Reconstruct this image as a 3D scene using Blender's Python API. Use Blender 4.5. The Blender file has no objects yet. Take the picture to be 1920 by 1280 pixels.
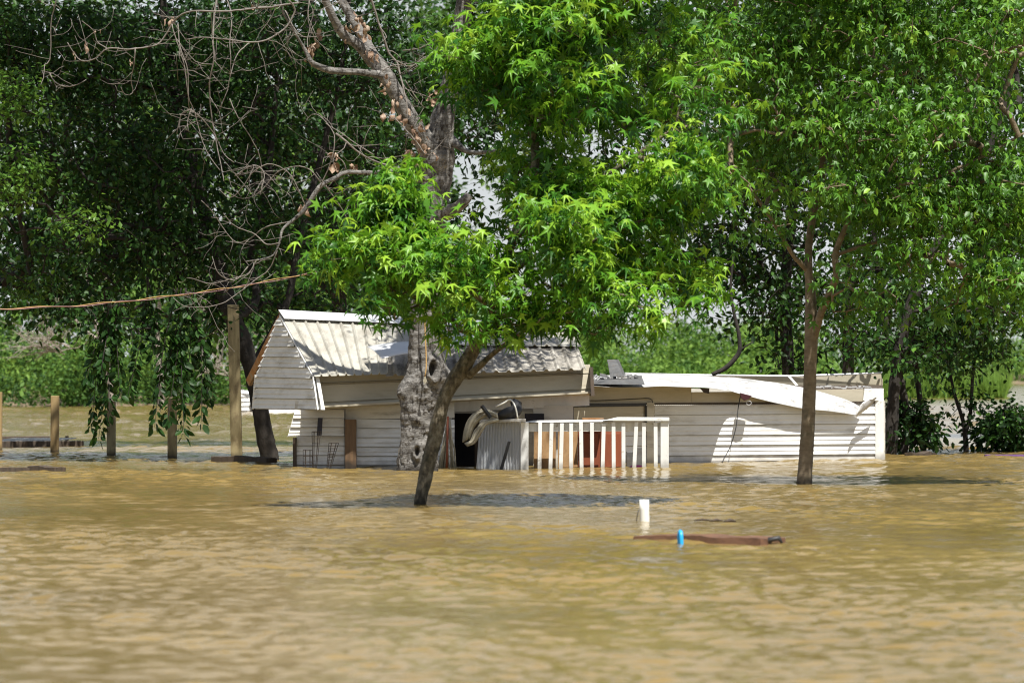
import bpy, math, random
import numpy as np
from mathutils import Vector, Matrix, noise as mnoise

R = math.radians
rng = np.random.default_rng(11)
random.seed(11)
scn = bpy.context.scene

# ------------------------------------------------------------------ camera, sky, sun, exposure
CAM_H, FPX, HZ = 1.12, 8000.0, 690.0       # eye height (m), focal length and horizon row in 1920-px units
cd = bpy.data.cameras.new("camera"); cam = bpy.data.objects.new("camera", cd)
scn.collection.objects.link(cam); scn.camera = cam
cam.location = (0, 0, CAM_H)
cam.rotation_euler = (R(90) + math.atan(50 / FPX), 0, 0)
cd.sensor_width = 36; cd.lens = 150; cd.clip_start = 0.5; cd.clip_end = 6000
cd.dof.use_dof = True; cd.dof.focus_distance = 45.5; cd.dof.aperture_fstop = 5.0

SUN = Vector((0.17, -0.40, 0.90)).normalized()      # direction towards the sun
w = bpy.data.worlds.new("World"); scn.world = w; w.use_nodes = True
nt = w.node_tree; bg = nt.nodes["Background"]
sky = nt.nodes.new("ShaderNodeTexSky"); sky.sky_type = 'NISHITA'; sky.sun_disc = False
sky.sun_elevation = math.asin(SUN.z); sky.sun_rotation = math.atan2(SUN.x, SUN.y)
sky.air_density = 1.0; sky.dust_density = 1.5; sky.ozone_density = 1.0
wc = nt.nodes.new("ShaderNodeTexCoord"); wx = nt.nodes.new("ShaderNodeSeparateXYZ"); nt.links.new(wc.outputs["Generated"], wx.inputs[0])
wn = nt.nodes.new("ShaderNodeTexNoise"); wn.inputs["Scale"].default_value = 3.5; wn.inputs["Detail"].default_value = 7
wm = nt.nodes.new("ShaderNodeMapping"); wm.inputs["Scale"].default_value = (1, 1, 2.6); nt.links.new(wc.outputs["Generated"], wm.inputs[0]); nt.links.new(wm.outputs[0], wn.inputs["Vector"])
wr = nt.nodes.new("ShaderNodeMapRange"); wr.inputs[1].default_value = .7; wr.inputs[2].default_value = 0.0; wr.inputs[3].default_value = .10; wr.inputs[4].default_value = .50; nt.links.new(wx.outputs[2], wr.inputs[0])
wa = nt.nodes.new("ShaderNodeMath"); wa.operation = 'ADD'; nt.links.new(wr.outputs[0], wa.inputs[0]); nt.links.new(wn.outputs[0], wa.inputs[1])
wf = nt.nodes.new("ShaderNodeMapRange"); wf.inputs[1].default_value = .60; wf.inputs[2].default_value = 1.08; nt.links.new(wa.outputs[0], wf.inputs[0])
wmix = nt.nodes.new("ShaderNodeMix"); wmix.data_type = 'RGBA'; nt.links.new(wf.outputs[0], wmix.inputs[0]); nt.links.new(sky.outputs[0], wmix.inputs[6]); wmix.inputs[7].default_value = (8.6, 9.0, 9.4, 1)
nt.links.new(wmix.outputs[2], bg.inputs[0]); bg.inputs[1].default_value = 0.056
sd = bpy.data.lights.new("sun", 'SUN'); sd.energy = 5.0; sd.angle = R(0.55); sd.color = (1.0, 0.965, 0.90)
so = bpy.data.objects.new("sun", sd); scn.collection.objects.link(so)
so.rotation_euler = SUN.to_track_quat('Z', 'Y').to_euler()
scn.view_settings.view_transform = 'Standard'; scn.view_settings.look = 'None'
scn.view_settings.gamma = 1; scn.view_settings.exposure = 0.76
scn.cycles.max_bounces = 7; scn.cycles.transparent_max_bounces = 6
scn.cycles.sample_clamp_indirect = 4
scn.cycles.use_denoising = True
scn.cycles.filter_width = 1.15

# ------------------------------------------------------------------ helpers
def P(px, py, d):
    return Vector(((px - 960) / FPX * d, d, CAM_H + (HZ - py) / FPX * d))
def W(px, d):                                   # pixels -> metres at distance d
    return px * d / FPX

def link(o):
    scn.collection.objects.link(o); return o
def tag(o, label=None, cat=None, group=None, kind=None):
    if label: o["label"] = label
    if cat: o["category"] = cat
    if group: o["group"] = group
    if kind: o["kind"] = kind
    return o
def thing(name, loc, label, cat, group=None):
    o = link(bpy.data.objects.new(name, None)); o.location = loc; o.empty_display_size = 0.1
    return tag(o, label, cat, group)
def rootloc(p):
    v = Vector((0, 0, 0))
    while p is not None:
        v += p.location; p = p.parent
    return v

class MB:
    def __init__(s): s.v = []; s.f = []
    def add(s, v, f):
        n = len(s.v); s.v += [tuple(x) for x in v]; s.f += [tuple(i + n for i in q) for q in f]; return s
    def box(s, a, b, c, t):                    # corner a, edge vectors b c t
        a, b, c, t = map(Vector, (a, b, c, t))
        v = [a, a + b, a + b + c, a + c, a + t, a + b + t, a + b + c + t, a + c + t]
        return s.add(v, [(0, 3, 2, 1), (4, 5, 6, 7), (0, 1, 5, 4), (1, 2, 6, 5), (2, 3, 7, 6), (3, 0, 4, 7)])
    def prism(s, pts, t):                      # polygon pts extruded along t
        t = Vector(t); n = len(pts); pts = [Vector(p) for p in pts]
        v = pts + [p + t for p in pts]
        f = [tuple(range(n))[::-1], tuple(range(n, 2 * n))] + [(i, (i + 1) % n, n + (i + 1) % n, n + i) for i in range(n)]
        return s.add(v, f)
    def tube(s, pts, rad, sides=8, cap=True, fn=None):
        pts = [Vector(p) for p in pts]; n = len(pts)
        if not hasattr(rad, '__len__'): rad = [rad] * n
        up = Vector((0, 1, 0)); V = []
        for i, p in enumerate(pts):
            t = (pts[min(i + 1, n - 1)] - pts[max(i - 1, 0)])
            if t.length < 1e-9: t = Vector((0, 0, 1))
            t.normalize()
            a = up - t * up.dot(t)
            if a.length < 0.05: a = Vector((1, 0, 0)) - t * t.x
            a.normalize(); up = a; b = t.cross(a)
            for k in range(sides):
                an = 2 * math.pi * k / sides
                dr = a * math.cos(an) + b * math.sin(an)
                r = rad[i] * (fn(p, dr, i / (n - 1.0)) if fn else 1.0)
                V.append(p + dr * r)
        F = [(i * sides + k, i * sides + (k + 1) % sides, (i + 1) * sides + (k + 1) % sides, (i + 1) * sides + k)
             for i in range(n - 1) for k in range(sides)]
        if cap: F += [tuple(range(sides))[::-1], tuple(range((n - 1) * sides, n * sides))]
        return s.add(V, F)
    def build(s, name, mat, parent=None, smooth=False, bevel=0, label=None):
        me = bpy.data.meshes.new(name); off = rootloc(parent)
        me.from_pydata([(x - off.x, y - off.y, z - off.z) for x, y, z in s.v], [], s.f)
        me.materials.append(mat); o = link(bpy.data.objects.new(name, me)); o.parent = parent
        if smooth: me.polygons.foreach_set("use_smooth", [True] * len(me.polygons))
        if bevel:
            m = o.modifiers.new("bevel", 'BEVEL'); m.width = bevel; m.segments = 2; m.limit_method = 'ANGLE'
        if label: o["label"] = label
        me.update(); return o

def np_mesh(name, V, T, mat, parent=None, tint=None, smooth=False):
    """V (n,3) float, T (m,k) int"""
    off = rootloc(parent); V = (V - np.array(off)).astype(np.float32)
    me = bpy.data.meshes.new(name); k = T.shape[1]; m = len(T)
    me.vertices.add(len(V)); me.vertices.foreach_set("co", V.ravel())
    me.loops.add(m * k); me.loops.foreach_set("vertex_index", T.astype(np.int32).ravel())
    me.polygons.add(m); me.polygons.foreach_set("loop_start", np.arange(0, m * k, k, dtype=np.int32))
    me.polygons.foreach_set("loop_total", np.full(m, k, np.int32))
    if smooth: me.polygons.foreach_set("use_smooth", np.ones(m, bool))
    if tint is not None:
        a = me.attributes.new("tint", 'FLOAT', 'POINT'); a.data.foreach_set("value", tint.astype(np.float32))
    me.update(calc_edges=True); me.materials.append(mat)
    o = link(bpy.data.objects.new(name, me)); o.parent = parent; return o

def smoothpath(pts, step):
    """catmull-rom through tuples (x,y,z,r) -> resampled list"""
    p = np.array(pts, float)
    if len(p) == 2: p = np.array([p[0], (p[0] + p[1]) / 2, p[1]])
    q = np.vstack([2 * p[0] - p[1], p, 2 * p[-1] - p[-2]]); out = []
    for i in range(1, len(q) - 2):
        L = np.linalg.norm(q[i + 1][:3] - q[i][:3]); n = max(1, int(round(L / step)))
        for k in range(n):
            t = k / n
            out.append(0.5 * ((2 * q[i]) + (-q[i - 1] + q[i + 1]) * t + (2 * q[i - 1] - 5 * q[i] + 4 * q[i + 1] - q[i + 2]) * t * t
                              + (-q[i - 1] + 3 * q[i] - 3 * q[i + 1] + q[i + 2]) * t ** 3))
    out.append(q[-2]); return np.array(out)
def pxpath(l, step=0.05):                    # (px,py,d,width_px) list
    return smoothpath([(*P(a, b, d), W(wd, d) / 2) for a, b, d, wd in l], step)

# ------------------------------------------------------------------ materials
def nodes(name):
    m = bpy.data.materials.new(name); m.use_nodes = True; t = m.node_tree
    return m, t, t.nodes["Principled BSDF"]
def N(t, kind, **kw):
    n = t.nodes.new("ShaderNode" + kind)
    for k, v in kw.items():
        if k.startswith("i_"):
            n.inputs[k[2:].replace("_", " ")].default_value = v
        else: setattr(n, k, v)
    return n
def coords(t, scale):
    tc = N(t, "TexCoord"); mp = N(t, "Mapping"); mp.inputs["Scale"].default_value = scale
    t.links.new(tc.outputs["Object"], mp.inputs["Vector"]); return mp.outputs[0]
def mat(name, cols, rough=0.7, scale=(6, 6, 6), detail=6, bump=0.2, bscale=None, metal=0.0, dirt=None, dscale=(2, 2, 2), dthr=(0.5, 0.7), spec=0.5, bdist=0.01, wet=0):
    m, t, b = nodes(name); L = t.links
    nz = N(t, "TexNoise", i_Scale=1.0, i_Detail=detail, i_Roughness=0.65); L.new(coords(t, scale), nz.inputs["Vector"])
    cr = N(t, "ValToRGB"); e = cr.color_ramp.elements
    n = len(cols)
    e[0].position = 0.32; e[0].color = (*cols[0], 1); e[1].position = 0.68; e[1].color = (*cols[-1], 1)
    for i in range(1, n - 1):
        x = e.new(0.32 + 0.36 * i / (n - 1)); x.color = (*cols[i], 1)
    L.new(nz.outputs["Fac"], cr.inputs[0]); col = cr.outputs[0]
    if dirt:
        dn = N(t, "TexNoise", i_Scale=1.0, i_Detail=8.0, i_Roughness=0.7); L.new(coords(t, dscale), dn.inputs["Vector"])
        mr = N(t, "MapRange"); mr.inputs[1].default_value = dthr[0]; mr.inputs[2].default_value = dthr[1]
        L.new(dn.outputs["Fac"], mr.inputs[0])
        mx = N(t, "Mix", data_type='RGBA'); L.new(mr.outputs[0], mx.inputs[0]); L.new(col, mx.inputs[6]); mx.inputs[7].default_value = (*dirt, 1)
        col = mx.outputs[2]
    if wet:
        ge = N(t, "NewGeometry"); sx = N(t, "SeparateXYZ"); L.new(ge.outputs["Position"], sx.inputs[0])
        wn_ = N(t, "TexNoise", i_Scale=7.0, i_Detail=5.0); L.new(ge.outputs["Position"], wn_.inputs["Vector"])
        ad = N(t, "Math", operation='MULTIPLY_ADD'); L.new(wn_.outputs[0], ad.inputs[0]); ad.inputs[1].default_value = -.16; L.new(sx.outputs[2], ad.inputs[2])
        mr2 = N(t, "MapRange"); mr2.inputs[1].default_value = -.045; mr2.inputs[2].default_value = .03; mr2.inputs[3].default_value = wet; mr2.inputs[4].default_value = 0; L.new(ad.outputs[0], mr2.inputs[0])
        mx2 = N(t, "Mix", data_type='RGBA'); L.new(mr2.outputs[0], mx2.inputs[0]); L.new(col, mx2.inputs[6]); mx2.inputs[7].default_value = (.085, .062, .032, 1) if wet < .8 else (.018, .013, .008, 1)
        col = mx2.outputs[2]
    L.new(col, b.inputs["Base Color"])
    b.inputs["Roughness"].default_value = rough; b.inputs["Metallic"].default_value = metal
    b.inputs["Specular IOR Level"].default_value = spec
    if bump:
        bn = N(t, "TexNoise", i_Scale=1.0, i_Detail=8.0, i_Roughness=0.7); L.new(coords(t, bscale or scale), bn.inputs["Vector"])
        bp = N(t, "Bump"); bp.inputs["Strength"].default_value = bump; bp.inputs["Distance"].default_value = bdist
        L.new(bn.outputs["Fac"], bp.inputs["Height"]); L.new(bp.outputs[0], b.inputs["Normal"])
    return m
def leafmat(name, stops, trans=0.4, rough=0.38, spec=0.5):
    m, t, b = nodes(name); L = t.links
    at = N(t, "Attribute", attribute_name="tint")
    cr = N(t, "ValToRGB"); e = cr.color_ramp.elements
    e[0].position = stops[0][0]; e[0].color = (*stops[0][1], 1); e[1].position = stops[-1][0]; e[1].color = (*stops[-1][1], 1)
    for p, c in stops[1:-1]:
        x = e.new(p); x.color = (*c, 1)
    L.new(at.outputs["Fac"], cr.inputs[0]); L.new(cr.outputs[0], b.inputs["Base Color"])
    b.inputs["Roughness"].default_value = rough; b.inputs["Specular IOR Level"].default_value = spec
    tr = N(t, "BsdfTranslucent"); hs = N(t, "HueSaturation"); hs.inputs["Value"].default_value = 1.5; hs.inputs["Hue"].default_value = 0.485
    L.new(cr.outputs[0], hs.inputs["Color"]); L.new(hs.outputs[0], tr.inputs[0])
    mx = N(t, "MixShader"); mx.inputs[0].default_value = trans
    L.new(b.outputs[0], mx.inputs[1]); L.new(tr.outputs[0], mx.inputs[2])
    L.new(mx.outputs[0], t.nodes["Material Output"].inputs["Surface"]); return m

M = {}
M['vinyl'] = mat("white_vinyl_siding", [(.70, .70, .68), (.78, .78, .76)], 0.5, (3, 3, 3), bump=0.05, dirt=(.36, .33, .26), dscale=(1.5, 1.5, 7), dthr=(.50, .82), wet=.5)
M['vinyl_old'] = mat("weathered_siding", [(.58, .56, .50), (.68, .66, .60)], 0.6, (3, 3, 5), bump=0.08, dirt=(.22, .19, .14), dscale=(2.5, 2.5, 12), dthr=(.5, .85), wet=.5)
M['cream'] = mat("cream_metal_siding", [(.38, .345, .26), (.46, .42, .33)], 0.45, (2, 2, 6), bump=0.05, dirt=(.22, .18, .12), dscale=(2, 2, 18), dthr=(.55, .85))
M['roof'] = mat("cream_roof_metal", [(.33, .315, .27), (.44, .425, .37)], 0.5, (5, 5, 5), bump=0, dirt=(.14, .12, .09), dscale=(7, 2.5, 2.5), dthr=(.48, .80))
M['roof_dirty'] = mat("grimy_roof_metal", [(.27, .25, .215), (.42, .395, .345)], 0.7, (7, 7, 7), bump=0, dirt=(.05, .043, .032), dscale=(7, 2.2, 2.2), dthr=(.42, .66))
M['tin'] = mat("bare_tin", [(.62, .64, .66), (.72, .73, .74)], 0.42, (4, 4, 4), bump=0.05, metal=0.15, dirt=(.30, .29, .27), dscale=(1.2, 6, 6), dthr=(.58, .8))
M['tin_white'] = mat("white_tin", [(.44, .44, .435), (.53, .53, .52)], 0.5, (2, 6, 6), bump=0.06, dirt=(.17, .15, .12), dscale=(1.3, 9, 9), dthr=(.54, .70))
M['whitewood'] = mat("white_painted_wood", [(.62, .63, .61), (.76, .76, .74)], 0.6, (9, 9, 3), bump=0.15, bscale=(40, 40, 5), dirt=(.30, .27, .22), dscale=(9, 9, 14), dthr=(.60, .72), wet=.5)
M['darkwood'] = mat("dark_wet_wood", [(.035, .026, .018), (.09, .065, .045)], 0.8, (30, 30, 4), bump=0.4)
M['brownwood'] = mat("brown_wood", [(.10, .06, .032), (.20, .12, .06)], 0.75, (30, 30, 3), bump=0.3, wet=.85)
M['rake'] = mat("stained_rake_board", [(.20, .085, .03), (.36, .18, .07), (.30, .26, .2)], 0.75, (8, 8, 8), bump=0.3)
M['post'] = mat("treated_lumber", [(.21, .17, .085), (.34, .28, .15)], 0.75, (25, 25, 2.5), bump=0.3, dirt=(.10, .06, .03), dscale=(8, 8, 5), dthr=(.52, .8), wet=.85)
M['post_orange'] = mat("sunlit_treated_lumber", [(.26, .17, .07), (.36, .26, .12)], 0.75, (25, 25, 2.5), bump=0.3, dirt=(.14, .05, .02), dscale=(8, 8, 8), dthr=(.6, .75), wet=.85)  # copy of the post lumber with warm sunlight put into its colour
M['black'] = mat("black_rubber", [(.012, .012, .013), (.03, .03, .03)], 0.5, (20, 20, 20), bump=0.1)
M['dark'] = mat("opening_shade", [(.016, .016, .024), (.03, .028, .038)], 0.8, (5, 5, 5), bump=0)  # near-black colour carries the shade of the openings it fills
M['rust'] = mat("rusty_wire", [(.018, .013, .010), (.045, .03, .02)], 0.8, (40, 40, 40), bump=0.2)
M['grey'] = mat("grey_galvanised", [(.085, .085, .085), (.17, .17, .165)], 0.5, (8, 8, 8), metal=0.3, bump=0.1, dirt=(.12, .1, .08), dscale=(9, 9, 9), dthr=(.52, .72))
M['osb'] = mat("tan_plywood", [(.30, .17, .075), (.42, .27, .13)], 0.75, (14, 14, 7), bump=0.2, dirt=(.16, .085, .04), dscale=(7, 7, 3), dthr=(.55, .75))
M['orange'] = mat("orange_red_wood", [(.19, .048, .020), (.27, .075, .030)], 0.55, (9, 9, 2), bump=0.1, dirt=(.17, .035, .014), dscale=(10, 10, 3), dthr=(.55, .75))
M['rug'] = mat("dirty_beige_carpet", [(.30, .27, .19), (.46, .42, .32)], 0.95, (20, 20, 20), bump=0.5, dirt=(.08, .065, .045), dscale=(6, 6, 6), dthr=(.55, .7))
M['rope_y'] = mat("yellow_rope", [(.36, .22, .07), (.46, .30, .12)], 0.8, (60, 60, 60), bump=0.4)
M['rope_p'] = mat("faded_pink_rope", [(.24, .13, .14), (.32, .19, .18)], 0.8, (60, 60, 60), bump=0.4)
M['rope_r'] = mat("dark_red_cord", [(.05, .012, .016), (.10, .02, .025)], 0.8, (60, 60, 60), bump=0.2)
M['pvc'] = mat("white_pvc", [(.70, .70, .64), (.78, .77, .71)], 0.4, (9, 9, 9), bump=0.03, dirt=(.40, .36, .26), dscale=(12, 12, 5), dthr=(.6, .8))
M['blue'] = mat("bright_blue_plastic", [(.01, .30, .66), (.02, .38, .76)], 0.35, (9, 9, 9), bump=0.02)
M['plankbrown'] = mat("soaked_brown_plank", [(.07, .035, .02), (.16, .08, .045), (.10, .055, .032)], 0.6, (3, 14, 14), bump=0.5)
M['purple'] = mat("purple_painted_board", [(.12, .05, .20), (.17, .08, .26)], 0.6, (6, 6, 6), bump=0.1)
M['pink'] = mat("magenta_cloth", [(.38, .02, .20), (.45, .04, .26)], 0.8, (9, 9, 9), bump=0.1)
M['red'] = mat("dark_red_plastic", [(.035, .006, .009), (.05, .009, .012)], 0.5, (9, 9, 9), bump=0.1)
M['mud'] = mat("river_bank_mud", [(.12, .09, .05), (.2, .15, .09)], 0.9, (1, 1, 1), bump=0.4)
M['grassy'] = mat("grassy_ground", [(.05, .12, .015), (.09, .19, .03)], 0.9, (2, 2, 2), bump=0.4)
M['bottle'] = mat("yellow_marker_paint", [(.5, .28, .02), (.6, .36, .04)], 0.5, (9, 9, 9), bump=0)
M['bark_grey'] = mat("cracked_grey_bark", [(.065, .060, .054), (.17, .16, .145), (.32, .305, .285)], 0.9, (9, 9, 22), bump=0.9, bscale=(26, 26, 60), bdist=0.03, dirt=(.035, .028, .022), dscale=(18, 18, 7), dthr=(.53, .62), wet=.85)
M['bark_brown'] = mat("brown_striped_bark", [(.115, .085, .052), (.235, .185, .12)], 0.85, (8, 8, 20), bump=0.5, bscale=(30, 30, 70), bdist=0.012, dirt=(.055, .06, .035), dscale=(6, 6, 5), dthr=(.5, .75), wet=.85)
M['bark_sap'] = mat("mossy_young_bark", [(.045, .036, .024), (.17, .14, .09), (.34, .30, .22)], 0.9, (26, 26, 15), bump=1.0, bscale=(50, 50, 28), bdist=0.03, dirt=(.035, .038, .018), dscale=(9, 9, 6), dthr=(.5, .66), wet=.85)
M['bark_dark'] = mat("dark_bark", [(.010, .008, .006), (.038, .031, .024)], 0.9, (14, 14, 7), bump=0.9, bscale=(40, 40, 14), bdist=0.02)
M['bark_pale'] = mat("pale_bark", [(.20, .17, .14), (.34, .30, .26)], 0.9, (9, 9, 5), bump=0.6)
M['twig'] = mat("bare_grey_twig", [(.11, .095, .08), (.23, .205, .18)], 0.85, (20, 20, 20), bump=0.2)
M['deadleaf'] = mat("dry_brown_leaf", [(.10, .05, .03), (.26, .17, .11), (.46, .38, .30)], 0.8, (14, 14, 14), bump=0.1)

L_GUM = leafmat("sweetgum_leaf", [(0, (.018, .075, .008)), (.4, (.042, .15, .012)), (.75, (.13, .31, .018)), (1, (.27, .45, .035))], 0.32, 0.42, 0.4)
L_MAPLE = leafmat("maple_leaf", [(0, (.026, .085, .008)), (.5, (.065, .18, .012)), (.85, (.13, .29, .02)), (1, (.23, .40, .032))], 0.30, 0.46, 0.45)
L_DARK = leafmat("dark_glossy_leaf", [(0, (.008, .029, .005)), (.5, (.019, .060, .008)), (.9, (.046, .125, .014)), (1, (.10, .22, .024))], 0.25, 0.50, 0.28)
L_LIGHT = leafmat("light_green_leaf", [(0, (.035, .10, .015)), (.5, (.07, .17, .022)), (1, (.14, .27, .035))], 0.4, 0.45, 0.4)
L_FAR = leafmat("far_bank_leaf", [(0, (.022, .060, .012)), (.5, (.065, .145, .024)), (1, (.16, .27, .045))], 0.3, 0.6, 0.2)

# ------------------------------------------------------------------ leaf shapes
def star(shoulder=0.50, wid=0.185, notch=0.25, droop=0.48):
    A = [0, 58, 120, 240, 302]; Ln = [1.0, .92, .62, .62, .92]; pts = []
    for i in range(5):
        a = R(A[i]); l = Ln[i]; nx = R(A[(i + 1) % 5] + (360 if i == 4 else 0))
        pts += [(l * shoulder * math.cos(a - wid / l * 1.0), l * shoulder * math.sin(a - wid / l)), (l * math.cos(a), l * math.sin(a)),
                (l * shoulder * math.cos(a + wid / l), l * shoulder * math.sin(a + wid / l)), (notch * math.cos((a + nx) / 2), notch * math.sin((a + nx) / 2))]
    v = [(0, 0, 0)] + [(x, y, -droop * (x * x + y * y)) for x, y in pts]
    n = len(pts); f = [(0, 1 + i, 1 + (i + 1) % n) for i in range(n)]
    return np.array(v), np.array(f)
def ovate(w_=0.24, droop=0.2):
    v = [(0, 0, 0), (.33, 0, -.06), (.7, 0, -.08 - droop * .5), (1, 0, -droop), (.3, w_, .02), (.68, w_ * .8, -.03 - droop * .4), (.3, -w_, .02), (.68, -w_ * .8, -.03 - droop * .4)]
    f = [(0, 1, 4), (1, 5, 4), (1, 2, 5), (2, 3, 5), (0, 6, 1), (1, 6, 7), (1, 7, 2), (2, 7, 3)]
    return np.array(v, float), np.array(f)
STAR2, STAR3 = star(.5, .2, .28, .15), star(.5, .14, .22, .95)
MAPLE2 = star(.5, .26, .34, .9)
STAR, MAPLE, OVATE = star(), star(.55, .22, .30, .55), ovate()
OVAL2 = (np.array([(0, 0, 0), (.5, .28, .03), (1, 0, -.12), (.5, -.28, .03)], float), np.array([(0, 1, 2), (0, 2, 3)]))

def leaf_cloud(tpl, pos, axis, size, roll, tint):
    """leaf centre-line along axis, face towards the sky as far as the axis lets it, rolled by roll"""
    tv, tf = tpl; n = len(pos)
    a = axis / np.linalg.norm(axis, axis=1, keepdims=True)
    up = np.tile([0, 0, 1.0], (n, 1)); nn = up - a * (up * a).sum(1, keepdims=True)
    l = np.linalg.norm(nn, axis=1, keepdims=True); bad = l[:, 0] < 0.05; nn[bad] = [1, 0, 0]; nn /= np.maximum(np.linalg.norm(nn, axis=1, keepdims=True), 1e-6)
    b = np.cross(nn, a); c, s = np.cos(roll)[:, None], np.sin(roll)[:, None]
    b2 = b * c + nn * s; n2 = nn * c - b * s
    V = pos[:, None, :] + size[:, None, None] * (tv[None, :, 0:1] * a[:, None] + tv[None, :, 1:2] * b2[:, None] + tv[None, :, 2:3] * n2[:, None])
    T = tf[None] + (np.arange(n) * len(tv))[:, None, None]
    return V.reshape(-1, 3), T.reshape(-1, 3), np.repeat(tint, len(tv))

def frusta(a, b, ra, rb, sides=5):
    n = len(a); t = b - a; L = np.linalg.norm(t, axis=1, keepdims=True); t = t / np.maximum(L, 1e-6)
    u = np.cross(t, [0.31, 0.87, 0.17]); u /= np.maximum(np.linalg.norm(u, axis=1, keepdims=True), 1e-6); v = np.cross(t, u)
    an = np.arange(sides) * 2 * math.pi / sides
    ring = u[:, None] * np.cos(an)[None, :, None] + v[:, None] * np.sin(an)[None, :, None]
    A = a[:, None] + ring * ra[:, None, None]; B = b[:, None] + ring * rb[:, None, None]
    V = np.concatenate([A, B], 1).reshape(-1, 3); k = np.arange(sides); k2 = (k + 1) % sides
    q = np.stack([k, k2, k2 + sides, k + sides], 1)
    return V, (q[None] + (np.arange(n) * 2 * sides)[:, None, None]).reshape(-1, 4)

BOUGH = dict(n=None, s=(.25, .25, .1))
def lobes_points(lobes, n, g, shell=2.0):
    if BOUGH['n']:
        nb = min(BOUGH['n'], n); B, bc = lobes_points0(lobes, nb, g, shell); k = g.integers(0, nb, n)
        C = B[k] + g.normal(size=(n, 3)) * np.array(BOUGH['s']); return C, bc[k] * .5 + (B[k] - [0, 0, .15]) * .5
    return lobes_points0(lobes, n, g, shell)
def lobes_points0(lobes, n, g, shell=2.0):
    wts = np.array([l[3] * l[4] * l[5] * (l[6] if len(l) > 6 else 1) for l in lobes]) ; wts = wts ** 0.8; wts /= wts.sum()
    idx = g.choice(len(lobes), n, p=wts); u = g.normal(size=(n, 3)); u /= np.linalg.norm(u, axis=1, keepdims=True)
    u *= (g.random(n) ** (1 / shell / 1.5))[:, None]; out = np.zeros((n, 3)); cen = np.zeros((n, 3))
    for i, k in enumerate(idx):
        px, py, d, rx, ry, rd = lobes[k][:6]
        c = np.array(P(px, py, d)); cen[i] = c
        out[i] = c + u[i] * np.array([W(rx, d), rd, W(ry, d)])
    return out, cen

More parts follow.
